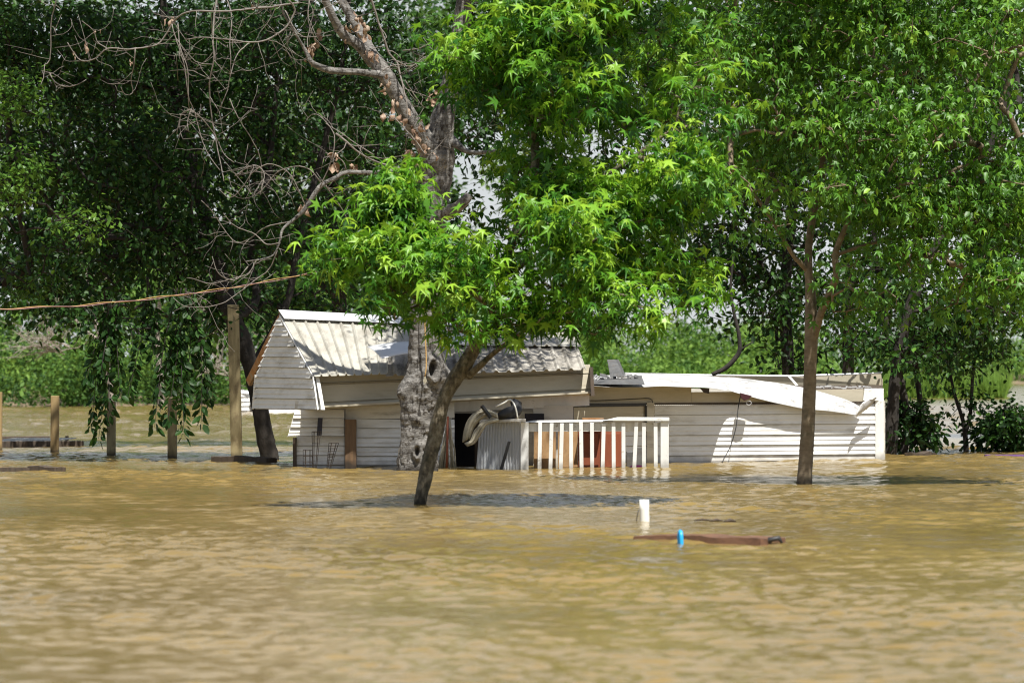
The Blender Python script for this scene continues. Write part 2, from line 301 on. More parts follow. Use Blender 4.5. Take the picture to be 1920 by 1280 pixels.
def tree(name, label, cat, trunks, lobes, nclus, nleaf, tpl, size, lmat, bmat, seed, group=None, spread=0.16, droop=(25, 22),
         shoot=0.0, hang=0.0, attach=None, bough=None, extra=None, clear=None, sides=14, tipr=0.004, rough=0.12, stepz=0.05, tint_mu=0.45, jag=0.5, branch_name='branches'):
    g = np.random.default_rng(seed)
    paths = [pxpath(t, stepz) for t in trunks]
    base = paths[0][0]; root = thing(name, (base[0], base[1], 0), label, cat, group)
    mb = MB()
    def fn(p, dr, t):
        q = p * 5 + dr * 0.7
        return 1 + rough * mnoise.noise(q) + rough * 0.5 * mnoise.noise(p * 17 + dr * 2.2) + rough * .55 * mnoise.noise(p * 6 + dr * 6 + Vector((0, 0, p.z * 30)))
    for p in paths:
        mb.tube([Vector(x[:3]) for x in p], [max(x[3], .003) for x in p], sides, True, fn)
    mb.build('trunk', bmat, root, smooth=True)
    if not lobes: return root
    BOUGH['n'], BOUGH['s'] = bough if bough else (None, (0, 0, 0))
    C, cen = lobes_points(lobes, nclus, g); BOUGH['n'] = None
    if extra:
        X_ = np.array([P(a_, b_, c_) for a_, b_, c_ in extra] * 2) + g.normal(size=(2 * len(extra), 3)) * .03; C[:len(X_)] = X_; cen[:len(X_)] = X_ - [0, 0, .3]
    if clear:                                   # keep the gap in the crown where the grey trunk shows
        for i in range(nclus):
            q = C[i]; x_ = 960 + q[0] / q[1] * FPX; y_ = HZ - (q[2] - CAM_H) / q[1] * FPX
            if clear[0] < x_ < clear[1] and clear[2] < y_ < clear[3]: C[i] = C[i] + np.array([(clear[1] + 25 - x_) / FPX * q[1], 0, 0]) if x_ > (clear[0] + clear[1]) / 2 else C[i] - np.array([(x_ - clear[0] + 20) / FPX * q[1], 0, 0])
    # link clusters to the wood
    nodes_ = [x[:3] for p in paths for x in p if attach is None or x[2] > attach]
    npos = list(nodes_); n0 = len(npos); par = [-1] * n0
    arr = np.array(npos + [np.zeros(3)] * (nclus * 4)); cnt = n0
    d0 = np.array([np.min(np.linalg.norm(arr[:n0] - c, axis=1)) for c in C]); order = np.argsort(d0)
    tips = []
    for ci in order:
        c = C[ci]; dd = arr[:cnt] - c; dist = np.linalg.norm(dd, axis=1) + 0.8 * np.maximum(dd[:, 2], 0) * (0 if hang else 1)
        k = int(np.argmin(dist)); s = arr[k]; v = c - s; Ld = np.linalg.norm(v)
        prev = k; m = 3 if Ld > 0.5 else 2
        for j in range(1, m + 1):
            t = j / m; q = s + v * t + g.normal(size=3) * Ld * 0.07 * (1 if j < m else 0)
            q[2] += (0.10 if not hang else 0.16) * Ld * math.sin(math.pi * t)
            arr[cnt] = q; par.append(prev); prev = cnt; cnt += 1
        tips.append((ci, prev))
    num = np.zeros(cnt)
    for ci, k in tips: num[k] += 1
    for k in range(cnt - 1, n0 - 1, -1):
        if par[k] >= 0: num[par[k]] += num[k]
    k = np.arange(n0, cnt); pk = np.array(par)[k]
    rad = lambda q: np.minimum(tipr * np.sqrt(np.maximum(q, 1)) * 1.05, 0.05)
    ra = np.where(pk < n0, rad(num[k]) * 1.25, rad(num[pk])); 
    V, Q = frusta(arr[pk], arr[k], ra, rad(num[k]), 5)
    np_mesh(branch_name, V, Q, bmat, root, smooth=True)
    # leaves
    n = nclus * nleaf; ci = np.repeat(np.arange(nclus), nleaf)
    outd = C - cen; outd /= np.maximum(np.linalg.norm(outd, axis=1, keepdims=True), 1e-3)
    sdir = outd * 0.7 + np.array([0, 0, 0.75 if not hang else -0.9]) + g.normal(size=outd.shape) * 0.3
    sdir /= np.linalg.norm(sdir, axis=1, keepdims=True)
    off = g.normal(size=(n, 3)) * spread * np.array([1, 1, .7])
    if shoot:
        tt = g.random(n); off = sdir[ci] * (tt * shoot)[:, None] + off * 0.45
    pos = C[ci] + off
    az = g.random(n) * 2 * math.pi; ph = np.radians(g.normal(droop[0], droop[1], n))
    ax = np.stack([np.cos(az) * np.cos(ph), np.sin(az) * np.cos(ph), -np.sin(ph)], 1) + off / max(spread, 1e-3) * 0.35
    if shoot: pos += ax * 0.05
    ctint = np.clip(g.normal(tint_mu, 0.2, nclus), 0, 1)
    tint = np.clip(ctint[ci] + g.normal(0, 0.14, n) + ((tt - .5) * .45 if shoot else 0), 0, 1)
    sz = size * np.clip(g.normal(1, .22, n), .5, 1.5)
    rl = g.normal(0, jag, n)
    if isinstance(tpl, tuple): tpl = [tpl]
    which = g.integers(0, len(tpl), n); Vs, Ts, Is = [], [], []; o_ = 0
    for q, tp in enumerate(tpl):
        m_ = which == q; V, T, ti = leaf_cloud(tp, pos[m_], ax[m_], sz[m_], rl[m_], tint[m_]); Vs.append(V); Ts.append(T + o_); Is.append(ti); o_ += len(V)
    np_mesh('crown', np.vstack(Vs), np.vstack(Ts), lmat, root, tint=np.concatenate(Is))
    return root

# ------------------------------------------------------------------ water: one sheet to the horizon, real ripples in front of the house
def build_water():
    rows = np.concatenate([[-60, -20, 2, 8, 11], np.arange(12.0, 24, .03), np.arange(24, 60, .055), np.arange(60, 130, .35), np.arange(130, 420, 6), [500, 800, 1500, 3500]])
    s = np.linspace(-1, 1, 560); inner = 0.165
    outer = np.array([1.15, 1.6, 2.6, 5, 12, 40])
    sc = np.concatenate([-outer[::-1], s, outer])
    D, S = np.meshgrid(rows, sc, indexing='ij'); wd = np.maximum(D, 11) * inner
    X = S * wd; Y = D.copy()
    g = np.random.default_rng(5); Z = np.zeros_like(X)
    fade = np.clip((1.0 - np.abs(S)) * 10, 0, 1) * np.clip((D - 11.5) / 0.6, 0, 1) * np.clip((128 - D) / 5, 0, 1) * np.where(D > 58, 1 + np.clip((D - 58) / 20, 0, 1) * 1.3, 1)
    gust = 0.75 + 0.3 * np.sin(X * .55 + .6 * np.sin(Y * .21)) * np.sin(Y * .37 + 1.3) + .2 * np.sin(X * 1.7 + Y * .9)
    for lam, amp, n in ((1.5, .0042, 5), (.75, .0027, 7), (.42, .0028, 10), (.26, .0025, 14), (.16, .0017, 18), (.10, .0009, 18)):
        f2 = np.clip((34 - D) / 8, 0, 1) if lam < .12 else 1.0
        for i in range(n):
            l = lam * (0.78 + .5 * g.random()); a = g.normal(1.25, .62); k = 2 * math.pi / l
            ph = k * (X * math.cos(a) + Y * math.sin(a)) + g.random() * 6.28 + 1.1 * np.sin(X * (1.1 + g.random()) / (lam * 5) + Y / (lam * 4) + g.random() * 6)
            sn = np.sin(ph); Z += amp * f2 * (sn + .25 * sn * sn) / math.sqrt(n) * 2.25
    Z = Z * fade * np.clip(gust, .35, 1.4)
    nr, nc = D.shape; i = np.arange(nr * nc).reshape(nr, nc)
    Q = np.stack([i[:-1, :-1], i[:-1, 1:], i[1:, 1:], i[1:, :-1]], -1).reshape(-1, 4)
    m, t, b = nodes("muddy_water"); L = t.links
    nz = N(t, "TexNoise", i_Scale=1.0, i_Detail=5.0); L.new(coords(t, (.35, .22, .3)), nz.inputs["Vector"])
    cr = N(t, "ValToRGB"); e = cr.color_ramp.elements; e[0].position = .3; e[0].color = (.172, .119, .038, 1); e[1].position = .7; e[1].color = (.245, .172, .060, 1)
    L.new(nz.outputs[0], cr.inputs[0]); L.new(cr.outputs[0], b.inputs["Base Color"])
    b.inputs["Roughness"].default_value = .10; b.inputs["IOR"].default_value = 1.333
    bn = N(t, "TexNoise", i_Scale=1.0, i_Detail=3.0, i_Roughness=.55); L.new(coords(t, (14, 22, 14)), bn.inputs["Vector"])
    bp = N(t, "Bump"); bp.inputs["Strength"].default_value = .35; bp.inputs["Distance"].default_value = .010
    L.new(bn.outputs[0], bp.inputs["Height"]); L.new(bp.outputs[0], b.inputs["Normal"])
    o = np_mesh('water', np.stack([X, Y, Z], -1).reshape(-1, 3), Q, m, smooth=True)
    tag(o, "muddy brown flood water covering the whole yard", "water", kind='structure')
build_water()

# far banks (low mounds the water laps against)
def bank(name, x0, x1, y0, y1, h, m, label):
    nx, ny = 80, 24; xs = np.linspace(x0, x1, nx); ys = np.linspace(0, 1, ny)
    V = []
    for j, v in enumerate(ys):
        for i, x in enumerate(xs):
            u = i / (nx - 1); edge = min(1, 12 * min(u, 1 - u)) 
            y = y0 + (y1 - y0) * v + 1.6 * mnoise.noise(Vector((x * .12, 3.1, 0))) * (1 - v)
            V.append((x, y, -0.15 + edge * h * min(1, v * 5) ** .7 * (1 + .3 * mnoise.noise(Vector((x * .3, y * .3, 0))))))
    F = [(j * nx + i, j * nx + i + 1, (j + 1) * nx + i + 1, (j + 1) * nx + i) for j in range(ny - 1) for i in range(nx - 1)]
    mb = MB(); mb.add(V, F); o = mb.build(name, m, smooth=True); tag(o, label, "river bank", kind='structure'); return o
bank('left_bank', -40, -4.0, 119, 190, .6, M['mud'], "muddy far bank behind the wooden posts")
bank('centre_bank', -2, 19.3, 160, 185, .35, M['grassy'], "low grassy bank beyond the white wall")
bank('far_bank', -60, 90, 300, 360, .8, M['mud'], "farthest bank on the horizon")

# ------------------------------------------------------------------ siding helper
def siding(mb, Lf, Rf, n, out, depth=0.014, seg=1):
    """Lf(v), Rf(v): left and right edge points at height 0..1; n lapped courses; out: unit outward normal"""
    out = Vector(out).normalized()
    for i in range(n):
        v0, v1 = i / n, (i + 1) / n
        a, b, c, d = Lf(v0), Rf(v0), Rf(v1), Lf(v1); vm = v0 + (v1 - v0) * .5
        ml, mr = Lf(vm), Rf(vm)
        g_ = .09; a2, b2 = lerp(a, d, g_), lerp(b, c, g_)
        mb.add([a - out * .02, b - out * .02, b2 - out * .02, a2 - out * .02, a + out * .001, b + out * .001], [(0, 1, 2, 3), (4, 5, 1, 0)])
        V = [a2 - out * .02, b2 - out * .02, a2 + out * depth, b2 + out * depth, ml + out * depth * .35, mr + out * depth * .35, ml + out * depth * .72, mr + out * depth * .72, d + out * .001, c + out * .001]
        mb.add(V, [(0, 2, 3, 1), (2, 4, 5, 3), (4, 6, 7, 5), (6, 8, 9, 7)])
def lerp(a, b, t): return a + (b - a) * t
def edge(*pts):
    """piecewise-linear edge through (v, Vector)"""
    def f(v):
        for (v0, p0), (v1, p1) in zip(pts, pts[1:]):
            if v <= v1 + 1e-9: return lerp(p0, p1, (v - v0) / max(v1 - v0, 1e-9))
        return pts[-1][1]
    return f
def siding_quad(mb, bl, br, tr, tl, n, depth=.014):
    out = (br - bl).cross(tl - bl).normalized()
    if out.y > 0: out = -out
    siding(mb, edge((0, bl), (1, tl)), edge((0, br), (1, tr)), n, out, depth)

# ------------------------------------------------------------------ shed with the gabled metal roof
shed = thing('shed', P(800, 880, 47.8), "half-sunken shed with cream ribbed metal roof and white siding gable", "shed")
K, K2 = P(525, 588, 48.4), P(1078, 616, 49.7)
Ef, E2 = P(590, 706, 47.05), P(1106, 689, 47.9)
Fb, Rb = P(598, 768, 47.0), P(476, 767, 49.5)
# gable wall
mb = MB()
gL = edge((0, Rb), (.36, P(482, 703, 49.45)), (.98, P(522, 596, 48.45)), (1, P(524, 594, 48.42)))
gR = edge((0, Fb), (.36, P(587, 706, 47.1)), (.98, P(527, 596, 48.38)), (1, P(526, 594, 48.4)))
gn = (Fb - Rb).cross(K - Rb).normalized(); gn = gn if gn.y < 0 else -gn
siding(mb, gL, gR, 9, gn, .030)
mb.prism([Rb - gn * .03, Fb - gn * .03, P(587, 706, 47.1) - gn * .03, K - gn * .03, P(482, 703, 49.45) - gn * .03], -gn * .04)
gable = mb.build('gable_wall', M['vinyl'], shed)
mb = MB()
for a, b in ((Fb, P(589, 706, 47.1)), (P(589, 706, 47.1), P(527, 592, 48.4)), (Rb, P(481, 703, 49.45))):
    t = (b - a).normalized(); s = gn.cross(t).normalized() * .022
    mb.box(a - s * .5 + gn * .004, s, b - a, gn * .018)
mb.build('gable_trim', M['vinyl'], gable)
# rake board, brown underside of the overhang
mb = MB(); a, b = P(522, 590, 48.45), P(461, 712, 50.2)
mb.prism([a, b, b + Vector((.035, 0, -.07)), a + Vector((.02, 0, -.10))], Vector((.02, .25, 0)))
mb.build('rake_board', M['rake'], shed)

def corrugated(mb, TL, TR, BL, BR, pitch, h, ns=3, sag=0.0006, flat=.45):
    nrm = (TR - TL).cross(BL - TL).normalized(); nrm = nrm if nrm.z > 0 else -nrm
    L = (TR - TL).length; n = int(L / pitch); us = []; hs = []
    for i in range(n + 1):
        for f, hh in ((0, 0), (flat, 0), (flat + .12, 1), (1 - .20, 1), (.93, .15)):
            u = (i + f) * pitch / L
            if u <= 1: us.append(u); hs.append(hh)
    m = len(us); V = []
    for j in range(ns + 1):
        v = j / ns
        for u, hh in zip(us, hs):
            p = lerp(lerp(TL, TR, u), lerp(BL, BR, u), v)
            dz = sag * 3 * mnoise.noise(p * 1.7) + sag * mnoise.noise(p * 6)
            V.append(p + nrm * (h * hh + dz))
    F = [(j * m + i, (j + 1) * m + i, (j + 1) * m + i + 1, j * m + i + 1) for j in range(ns) for i in range(m - 1)]
    mb.add(V, F)
def solid(o, t=.003):
    s = o.modifiers.new("solid", 'SOLIDIFY'); s.thickness = t; s.offset = 0; return o

slope = lambda u, v: lerp(lerp(K, K2, u), lerp(Ef, E2, u), v)     # front roof slope
du = lambda px: (px - 525) / (1078 - 525)
mb = MB(); corrugated(mb, slope(0, 0), slope(.36, 0), slope(0, 1), slope(.262, 1), .147, .024, flat=.66)
roof = solid(mb.build('roof', M['roof'], shed)); roof["label"] = "sunlit cream ribbed roof metal"
mb = MB(); up = Vector((0, 0, .012)); corrugated(mb, slope(.36, 0) + up, slope(1, 0) + up, slope(.315, .50) + up, slope(1, .50) + up, .147, .024, flat=.66)
solid(mb.build('roof', M['roof'], shed))["label"] = "upper course of cream roof metal under the leaves"
mb = MB(); dn = Vector((0, 0, -.022)); corrugated(mb, slope(.30, .42) + dn, slope(1, .42) + dn, slope(.255, 1.0) + dn, slope(1.0, 1.0) + dn, .147, .024, flat=.55)
solid(mb.build('roof', M['roof_dirty'], shed))["label"] = "grimy deeply corrugated lower roof edge"
mb = MB(); corrugated(mb, K + Vector((0, .02, 0)), K2, P(461, 712, 50.3), P(1062, 712, 51.8), .147, .012)
solid(mb.build('roof', M['roof'], shed))["label"] = "rear roof slope"
mb = MB()                                       # ridge cap
a0, a1 = slope(-.003, -.02), slope(.95, -.02)
mb.add([a0 + Vector((0, 0, .03)), a1 + Vector((0, 0, .03)), lerp(K, Ef, .13) + Vector((0, -.02, .035)), lerp(K2, E2, .13) + Vector((0, -.02, .035)),
        K + Vector((-.02, .25, -.06)), K2 + Vector((0, .25, -.06))], [(0, 1, 3, 2), (0, 4, 5, 1)])
solid(mb.build('ridge_cap', M['tin'], shed), .004)
# loose bent sheet lying on the roof
mb = MB(); nU, nV = 16, 6; A = [P(688, 650, 47.45), P(905, 622, 47.75), P(716, 673, 47.0), P(908, 640, 47.45)]; V = []
for j in range(nV + 1):
    for i in range(nU + 1):
        u, v = i / nU, j / nV; p = lerp(lerp(A[0], A[1], u), lerp(A[2], A[3], u), v)
        V.append(p + Vector((0, -.02, .012 * math.sin(u * 9) + .02 * math.sin(v * 3))))
mb.add(V, [(j * (nU + 1) + i, j * (nU + 1) + i + 1, (j + 1) * (nU + 1) + i + 1, (j + 1) * (nU + 1) + i) for j in range(nV) for i in range(nU)])
solid(mb.build('loose_sheet', M['tin'], shed, smooth=True), .004)
tag(bpy.data.objects['loose_sheet'], "bent pale sheet of roof metal lifted beside the grey trunk")
# cream fascia below the eave
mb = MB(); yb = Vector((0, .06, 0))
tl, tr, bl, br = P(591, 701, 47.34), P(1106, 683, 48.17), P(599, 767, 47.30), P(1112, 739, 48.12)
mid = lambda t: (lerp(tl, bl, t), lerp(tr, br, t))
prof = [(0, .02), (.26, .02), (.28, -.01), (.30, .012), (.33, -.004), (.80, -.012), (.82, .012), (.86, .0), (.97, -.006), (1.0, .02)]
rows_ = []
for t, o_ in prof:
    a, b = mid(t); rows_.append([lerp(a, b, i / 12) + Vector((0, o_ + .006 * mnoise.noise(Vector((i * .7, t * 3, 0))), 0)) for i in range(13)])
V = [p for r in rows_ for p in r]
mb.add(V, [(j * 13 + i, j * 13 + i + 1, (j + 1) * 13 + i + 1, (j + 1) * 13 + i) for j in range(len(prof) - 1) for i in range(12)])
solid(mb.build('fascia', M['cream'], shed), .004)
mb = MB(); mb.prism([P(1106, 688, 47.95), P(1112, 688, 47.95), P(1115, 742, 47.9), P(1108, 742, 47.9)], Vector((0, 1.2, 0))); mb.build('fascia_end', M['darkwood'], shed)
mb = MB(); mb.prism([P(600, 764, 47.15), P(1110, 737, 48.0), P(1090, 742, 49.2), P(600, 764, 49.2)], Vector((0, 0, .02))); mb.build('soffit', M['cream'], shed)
# front wall pieces under the eave
def wallquad(name, x0, x1, yt, yb_, d0, d1, n, m, depth=.026, skew=0, par=shed):
    mb = MB(); siding_quad(mb, P(x0 + skew, yb_, d0), P(x1, yb_, d1), P(x1, yt, d1), P(x0, yt, d0), n, depth)
    return mb.build(name, m, par)
o = wallquad('wall', 553, 645, 768, 818, 47.42, 47.55, 3, M['vinyl_old'], .03, -14); o["label"] = "torn siding flaring out above the water"
wallquad('wall', 556, 646, 818, 890, 47.66, 47.66, 4, M['vinyl'])["label"] = "white siding beside the brown door post"
wallquad('wall', 668, 852, 786, 890, 47.66, 47.72, 6, M['vinyl'])["label"] = "white siding behind the grey trunk"
mb = MB(); mb.box(P(648, 786, 47.66), P(852, 783, 47.72) - P(648, 786, 47.66), Vector((0, 0, W(30, 47.6))), Vector((0, .05, 0))); mb.build('header_board', M['vinyl_old'], shed)
mb = MB(); mb.box(P(553, 771, 47.7), P(648, 770, 47.7) - P(553, 771, 47.7), Vector((0, 0, W(20, 47.6))), Vector((0, .05, 0))); mb.build('header_board', M['vinyl_old'], shed)
mb = MB(); mb.box(P(848, 772, 48.0), P(1105, 760, 48.3) - P(848, 772, 48.0), Vector((0, 0, W(24, 48))), Vector((0, .05, 0))); mb.build('header_board', M['whitewood'], shed)
mb = MB(); mb.box(P(594, 816, 47.36), Vector((W(9, 47.4), 0, 0)), Vector((W(2, 47.4), 0, W(33, 47.4))), Vector((0, .03, 0))); mb.build('tear', M['dark'], shed)  # near-black strip on the siding stands in for the tear's shaded hole
mb = MB(); mb.box(P(647, 895, 47.5), Vector((W(21, 47.5), 0, 0)), Vector((0, 0, W(109, 47.5))), Vector((0, .10, 0))); mb.build('door_post', M['brownwood'], shed, bevel=.004)
mb = MB(); mb.box(P(549, 895, 47.6), Vector((W(7, 47.5), 0, 0)), Vector((0, 0, W(75, 47.5))), Vector((0, .06, 0))); mb.build('corner_post', M['darkwood'], shed)
# doorway: recessed panels with the room's shade painted near-black, sill, jamb and the pale wall beyond
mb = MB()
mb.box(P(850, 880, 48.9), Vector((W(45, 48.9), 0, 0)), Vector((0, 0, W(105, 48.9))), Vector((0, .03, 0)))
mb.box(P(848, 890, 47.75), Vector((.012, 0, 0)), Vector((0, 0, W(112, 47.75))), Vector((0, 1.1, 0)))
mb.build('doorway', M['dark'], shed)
mb = MB(); mb.box(P(851, 890, 47.9), Vector((W(38, 47.9), 0, 0)), Vector((0, 0, W(14, 47.9))), Vector((0, .1, 0))); mb.build('door_sill', M['whitewood'], shed, bevel=.004)
mb = MB(); mb.box(P(1000, 890, 48.2), Vector((W(75, 48.2), 0, 0)), Vector((0, 0, W(130, 48.2))), Vector((0, .06, 0))); mb.build('wall', M['vinyl_old'], shed)["label"] = "plain pale wall panel beside the doorway"
mb = MB(); mb.box(P(890, 890, 48.12), Vector((W(9, 48.1), 0, 0)), Vector((0, 0, W(118, 48.1))), Vector((0, .08, 0))); mb.build('door_jamb', M['darkwood'], shed)
mb = MB(); mb.box(P(899, 890, 48.3), Vector((W(105, 48.3), 0, 0)), Vector((0, 0, W(118, 48.3))), Vector((0, .06, 0))); mb.build('wall', M['vinyl_old'], shed)["label"] = "pale wall behind the corrugated panel"
mb = MB(); mb.box(P(984, 790, 48.17), Vector((W(36, 48.2), 0, 0)), Vector((0, 0, W(15, 48.2))), Vector((0, .02, 0))); mb.build('slot_shade', M['dark'], shed)  # near-black plate set on the wall, its colour painting a shaded slot
# side and rear walls close the body
mb = MB()
mb.box(P(556, 895, 47.72), Vector((.03, 0, 0)), Vector((0, 0, W(128, 47.7))), Vector((0, 3.0, 0)))
mb.box(P(556, 895, 47.72) + Vector((0, 3.0, 0)), Vector((3.2, 0, 0)), Vector((0, 0, .8)), Vector((0, .04, 0)))
mb.build('rear_wall', M['vinyl_old'], shed)

# ------------------------------------------------------------------ mobile home with the collapsed tin roof
home = thing('mobile_home', P(1380, 868, 51.5), "long low home with white siding and a tin roof sheet sagging over its wall", "mobile home")
wd_ = lambda px: 49.4 + 2.4 * (px - 1100) / 550
def hp(px, py, off=0): return P(px, py, wd_(px) + off)
mb = MB()
# six lapped courses; edges follow the lines of the photograph
siding(mb, edge((0, hp(1060, 895)), (1, hp(1060, 761))), edge((0, hp(1641, 890)), (1, hp(1641, 757))), 7, (-.04, -1, 0), .030)
wall = mb.build('wall', M['vinyl'], home)
mb = MB(); a = hp(1075, 760, -.012); b = hp(1640, 754, -.012); c = lerp(a, b, .38)
mb.box(a, c - a, Vector((0, 0, W(35, 50))), Vector((0, .05, 0))); mb.box(c + Vector((.002, 0, 0)), b - c, Vector((0, 0, W(23, 50))), Vector((0, .05, 0))); mb.build('upper_band', M['cream'], home)
mb = MB(); a = hp(1105, 759.5, -.03); b = hp(1640, 755.5, -.03)
mb.box(a, b - a, Vector((0, 0, W(3.2, 50))), Vector((0, .02, 0)))
for i in range(150):
    p = lerp(a, b, (i + .3) / 150); mb.box(p + Vector((0, -.006, -.004)), Vector((.012, 0, 0)), Vector((0, 0, .01)), Vector((0, .012, 0)))
mb.build('starter_strip', M['darkwood'], home)
mb = MB(); a = hp(1641, 900, -.03); mb.box(a, Vector((W(16, 51.8), 0, 0)), Vector((0, 0, W(150, 51.8))), Vector((0, .12, 0))); mb.build('corner_post', M['whitewood'], home, bevel=.004)
mb = MB(); mb.prism([hp(1618, 751, -.06), hp(1657, 751, -.06), hp(1657, 728, -.06), hp(1621, 728, -.06)], Vector((0, .06, 0))); mb.build('corner_cap', M['whitewood'], home, bevel=.003)
mb = MB(); mb.prism([hp(1500, 752, -.03), hp(1619, 752, -.03), hp(1619, 729, -.03), hp(1500, 731, -.03)], Vector((0, .04, 0))); mb.build('end_band', M['cream'], home)
# end wall, rear wall
mb = MB(); a = hp(1655, 900, .09)
mb.box(a, Vector((.03, 0, 0)), Vector((0, 0, W(148, 52))), Vector((0, 2.6, 0)))
mb.box(a + Vector((-4.2, 2.55, 0)), Vector((4.2, 0, 0)), Vector((0, 0, W(170, 52))), Vector((0, .04, 0)))
mb.build('rear_wall', M['vinyl_old'], home)
mb = MB()   # raised rear edge of the roof
mb.prism([P(1170, 702, 54.2), P(1480, 706, 54.3), P(1655, 701, 54.4), P(1655, 722, 54.4), P(1380, 722, 54.3), P(1170, 706, 54.2)][::-1], Vector((0, .05, 0)))
mb.build('rear_parapet', M['cream'], home)
mb = MB()
mb.tube([P(1172, 700, 54.15), P(1310, 703, 54.15), P(1480, 705, 54.2), P(1600, 701, 54.3), P(1656, 699, 54.3)], .014, 6)
mb.build('parapet_trim', M['tin'], home, smooth=True)
mb = MB(); mb.box(P(1477, 705, 53.9), Vector((W(5, 54), 0, 0)), Vector((W(12, 54), -.3, -W(17, 54))), Vector((0, .02, 0))); mb.build('snapped_slat', M['whitewood'], home)
mb = MB(); mb.prism([P(1380, 722, 54.2), P(1655, 722, 54.2), hp(1655, 733, .1), hp(1380, 730, .1)], Vector((0, 0, -.02))); mb.build('roof_deck', M['darkwood'], home)
mb = MB()
for i in range(26):
    x = 1530 + i * 4; y = 727 + random.uniform(-2, 2)
    mb.box(hp(x, y, .3), Vector((W(random.uniform(3, 9), 52), 0, 0)), Vector((0, 0, W(random.uniform(1, 3), 52))), Vector((0, .1, 0)))
mb.build('torn_roof_edge', M['tin_white'], home)
# tin sheet: front and rear edge lines, ribbed
fe = [(1108, 722, -.55), (1180, 724.5, -.6), (1240, 723, -.65), (1330, 725, -.7), (1358, 729, -.62), (1374, 733, -.24), (1430, 747, -.22), (1500, 763, -.22), (1560, 770, -.20), (1608, 777, -.17)]
re_ = [(1112, 708, 1.6), (1215, 701, 2.0), (1310, 705, 2.0), (1360, 708, 1.3), (1400, 712, .3), (1430, 716, -.05), (1460, 720, -.08), (1530, 734, -.09), (1575, 747, -.10), (1600, 757, -.10), (1616, 766, -.11)]
F1 = smoothpath([(*hp(*p), 0) for p in fe], .04)[:, :3]; F2 = smoothpath([(*hp(*p), 0) for p in re_], .04)[:, :3]
nU, nV = 90, 22
rs = lambda A_, t: A_[min(int(t * (len(A_) - 1)), len(A_) - 2)] * (1 - (t * (len(A_) - 1) - min(int(t * (len(A_) - 1)), len(A_) - 2))) + A_[min(int(t * (len(A_) - 1)), len(A_) - 2) + 1] * (t * (len(A_) - 1) - min(int(t * (len(A_) - 1)), len(A_) - 2))
V = []
for j in range(nV + 1):
    for i in range(nU + 1):
        u, v = i / nU, j / nV; p = Vector(rs(F2, u) * (1 - v) + rs(F1, u) * v)
        p.z += .010 * (1 if (v * 7) % 1 < .15 else 0) + .012 * mnoise.noise(p * 2.3) - .02 * (v ** 6) + .012 * math.sin(math.pi * v)
        V.append(p)
mb = MB(); mb.add(V, [(j * (nU + 1) + i, (j + 1) * (nU + 1) + i, (j + 1) * (nU + 1) + i + 1, j * (nU + 1) + i + 1) for j in range(nV) for i in range(nU)])
solid(mb.build('tin_roof', M['tin_white'], home, smooth=True), .004)["label"] = "white streaked tin roof sheet sagging to a point over the wall"
# curled end of the sheet
mb = MB(); V = []
c0, c1 = hp(1606, 777, -.22), hp(1641, 744, -.2)
for j in range(9):
    for i in range(9):
        u, v = i / 8, j / 8; p = lerp(c0, c1, u)
        wv = math.sin(math.pi * min(u * 1.1, 1)) * .07 + .02
        p = p + Vector((wv * math.cos(v * 3.6 + .4) * .8, -.1 * math.sin(v * 3), wv * math.sin(v * 3.6 + .4) * .9 - .02)); V.append(p)
mb.add(V, [(j * 9 + i, j * 9 + i + 1, (j + 1) * 9 + i + 1, (j + 1) * 9 + i) for j in range(8) for i in range(8)])
solid(mb.build('curled_tin', M['tin_white'], home, smooth=True), .004)
mb = MB(); mb.prism([hp(1312, 727, -.68), hp(1330, 728, -.68), hp(1330, 738, -.66), hp(1320, 736, -.66)], Vector((0, .05, 0))); mb.build('bracket', M['rust'], home)
# window behind the railing
win = MB(); win.box(hp(1074, 800, -.05), hp(1228, 800, -.05) - hp(1074, 800, -.05), Vector((0, 0, W(40, 49.5))), Vector((0, .02, 0))); win = win.build('window', M['cream'], home)
mb = MB()
a = hp(1073, 763.5, -.075); b = hp(1212, 761, -.075)
mb.box(a, b - a, Vector((0, 0, W(5.5, 49.5))), Vector((0, .02, 0)))
mb.box(hp(1073, 800, -.075), Vector((W(3, 49.5), 0, 0)), Vector((0, 0, W(37, 49.5))), Vector((0, .02, 0)))
mb.box(hp(1209, 800, -.075), Vector((W(3.5, 49.5), 0, 0)), Vector((0, 0, W(40, 49.5))), Vector((0, .02, 0)))
mb.build('frame', M['black'], win)
mb = MB(); mb.box(hp(1213, 890, -.07), Vector((W(14, 49.5), 0, 0)), Vector((0, 0, W(136, 49.5))), Vector((0, .06, 0))); mb.build('window_trim', M['vinyl_old'], home)
mb = MB(); mb.tube([Vector(p[:3]) for p in smoothpath([(*hp(1074, 762, -.1), 0), (*hp(1082, 752, -.1), 0), (*hp(1130, 750.5, -.1), 0), (*hp(1190, 747.5, -.1), 0), (*hp(1218, 747, -.1), 0), (*hp(1224, 756, -.1), 0), (*hp(1227, 790, -.1), 0), (*hp(1233, 890, -.1), 0)], .03)], .006, 6)
tag(mb.build('wall_cable', M['black'], smooth=True), "black cable looping over the window frame behind the railing", "cable")
mb = MB(); mb.tube([Vector(p[:3]) for p in smoothpath([(*hp(1389, 738, -.2), 0), (*hp(1384, 765, -.25), 0), (*hp(1380, 800, -.3), 0), (*hp(1370, 835, -.3), 0), (*hp(1358, 858, -.3), 0), (*hp(1352, 872, -.3), 0)], .03)], .0065, 6)
tag(mb.build('hanging_cable', M['black'], smooth=True), "black cable hanging in front of the sunlit siding into the water", "cable")
lf = thing('porch_lamp', hp(1398, 742, -.3), "small dark red fixture with a wire ring under the tin edge", "lamp")
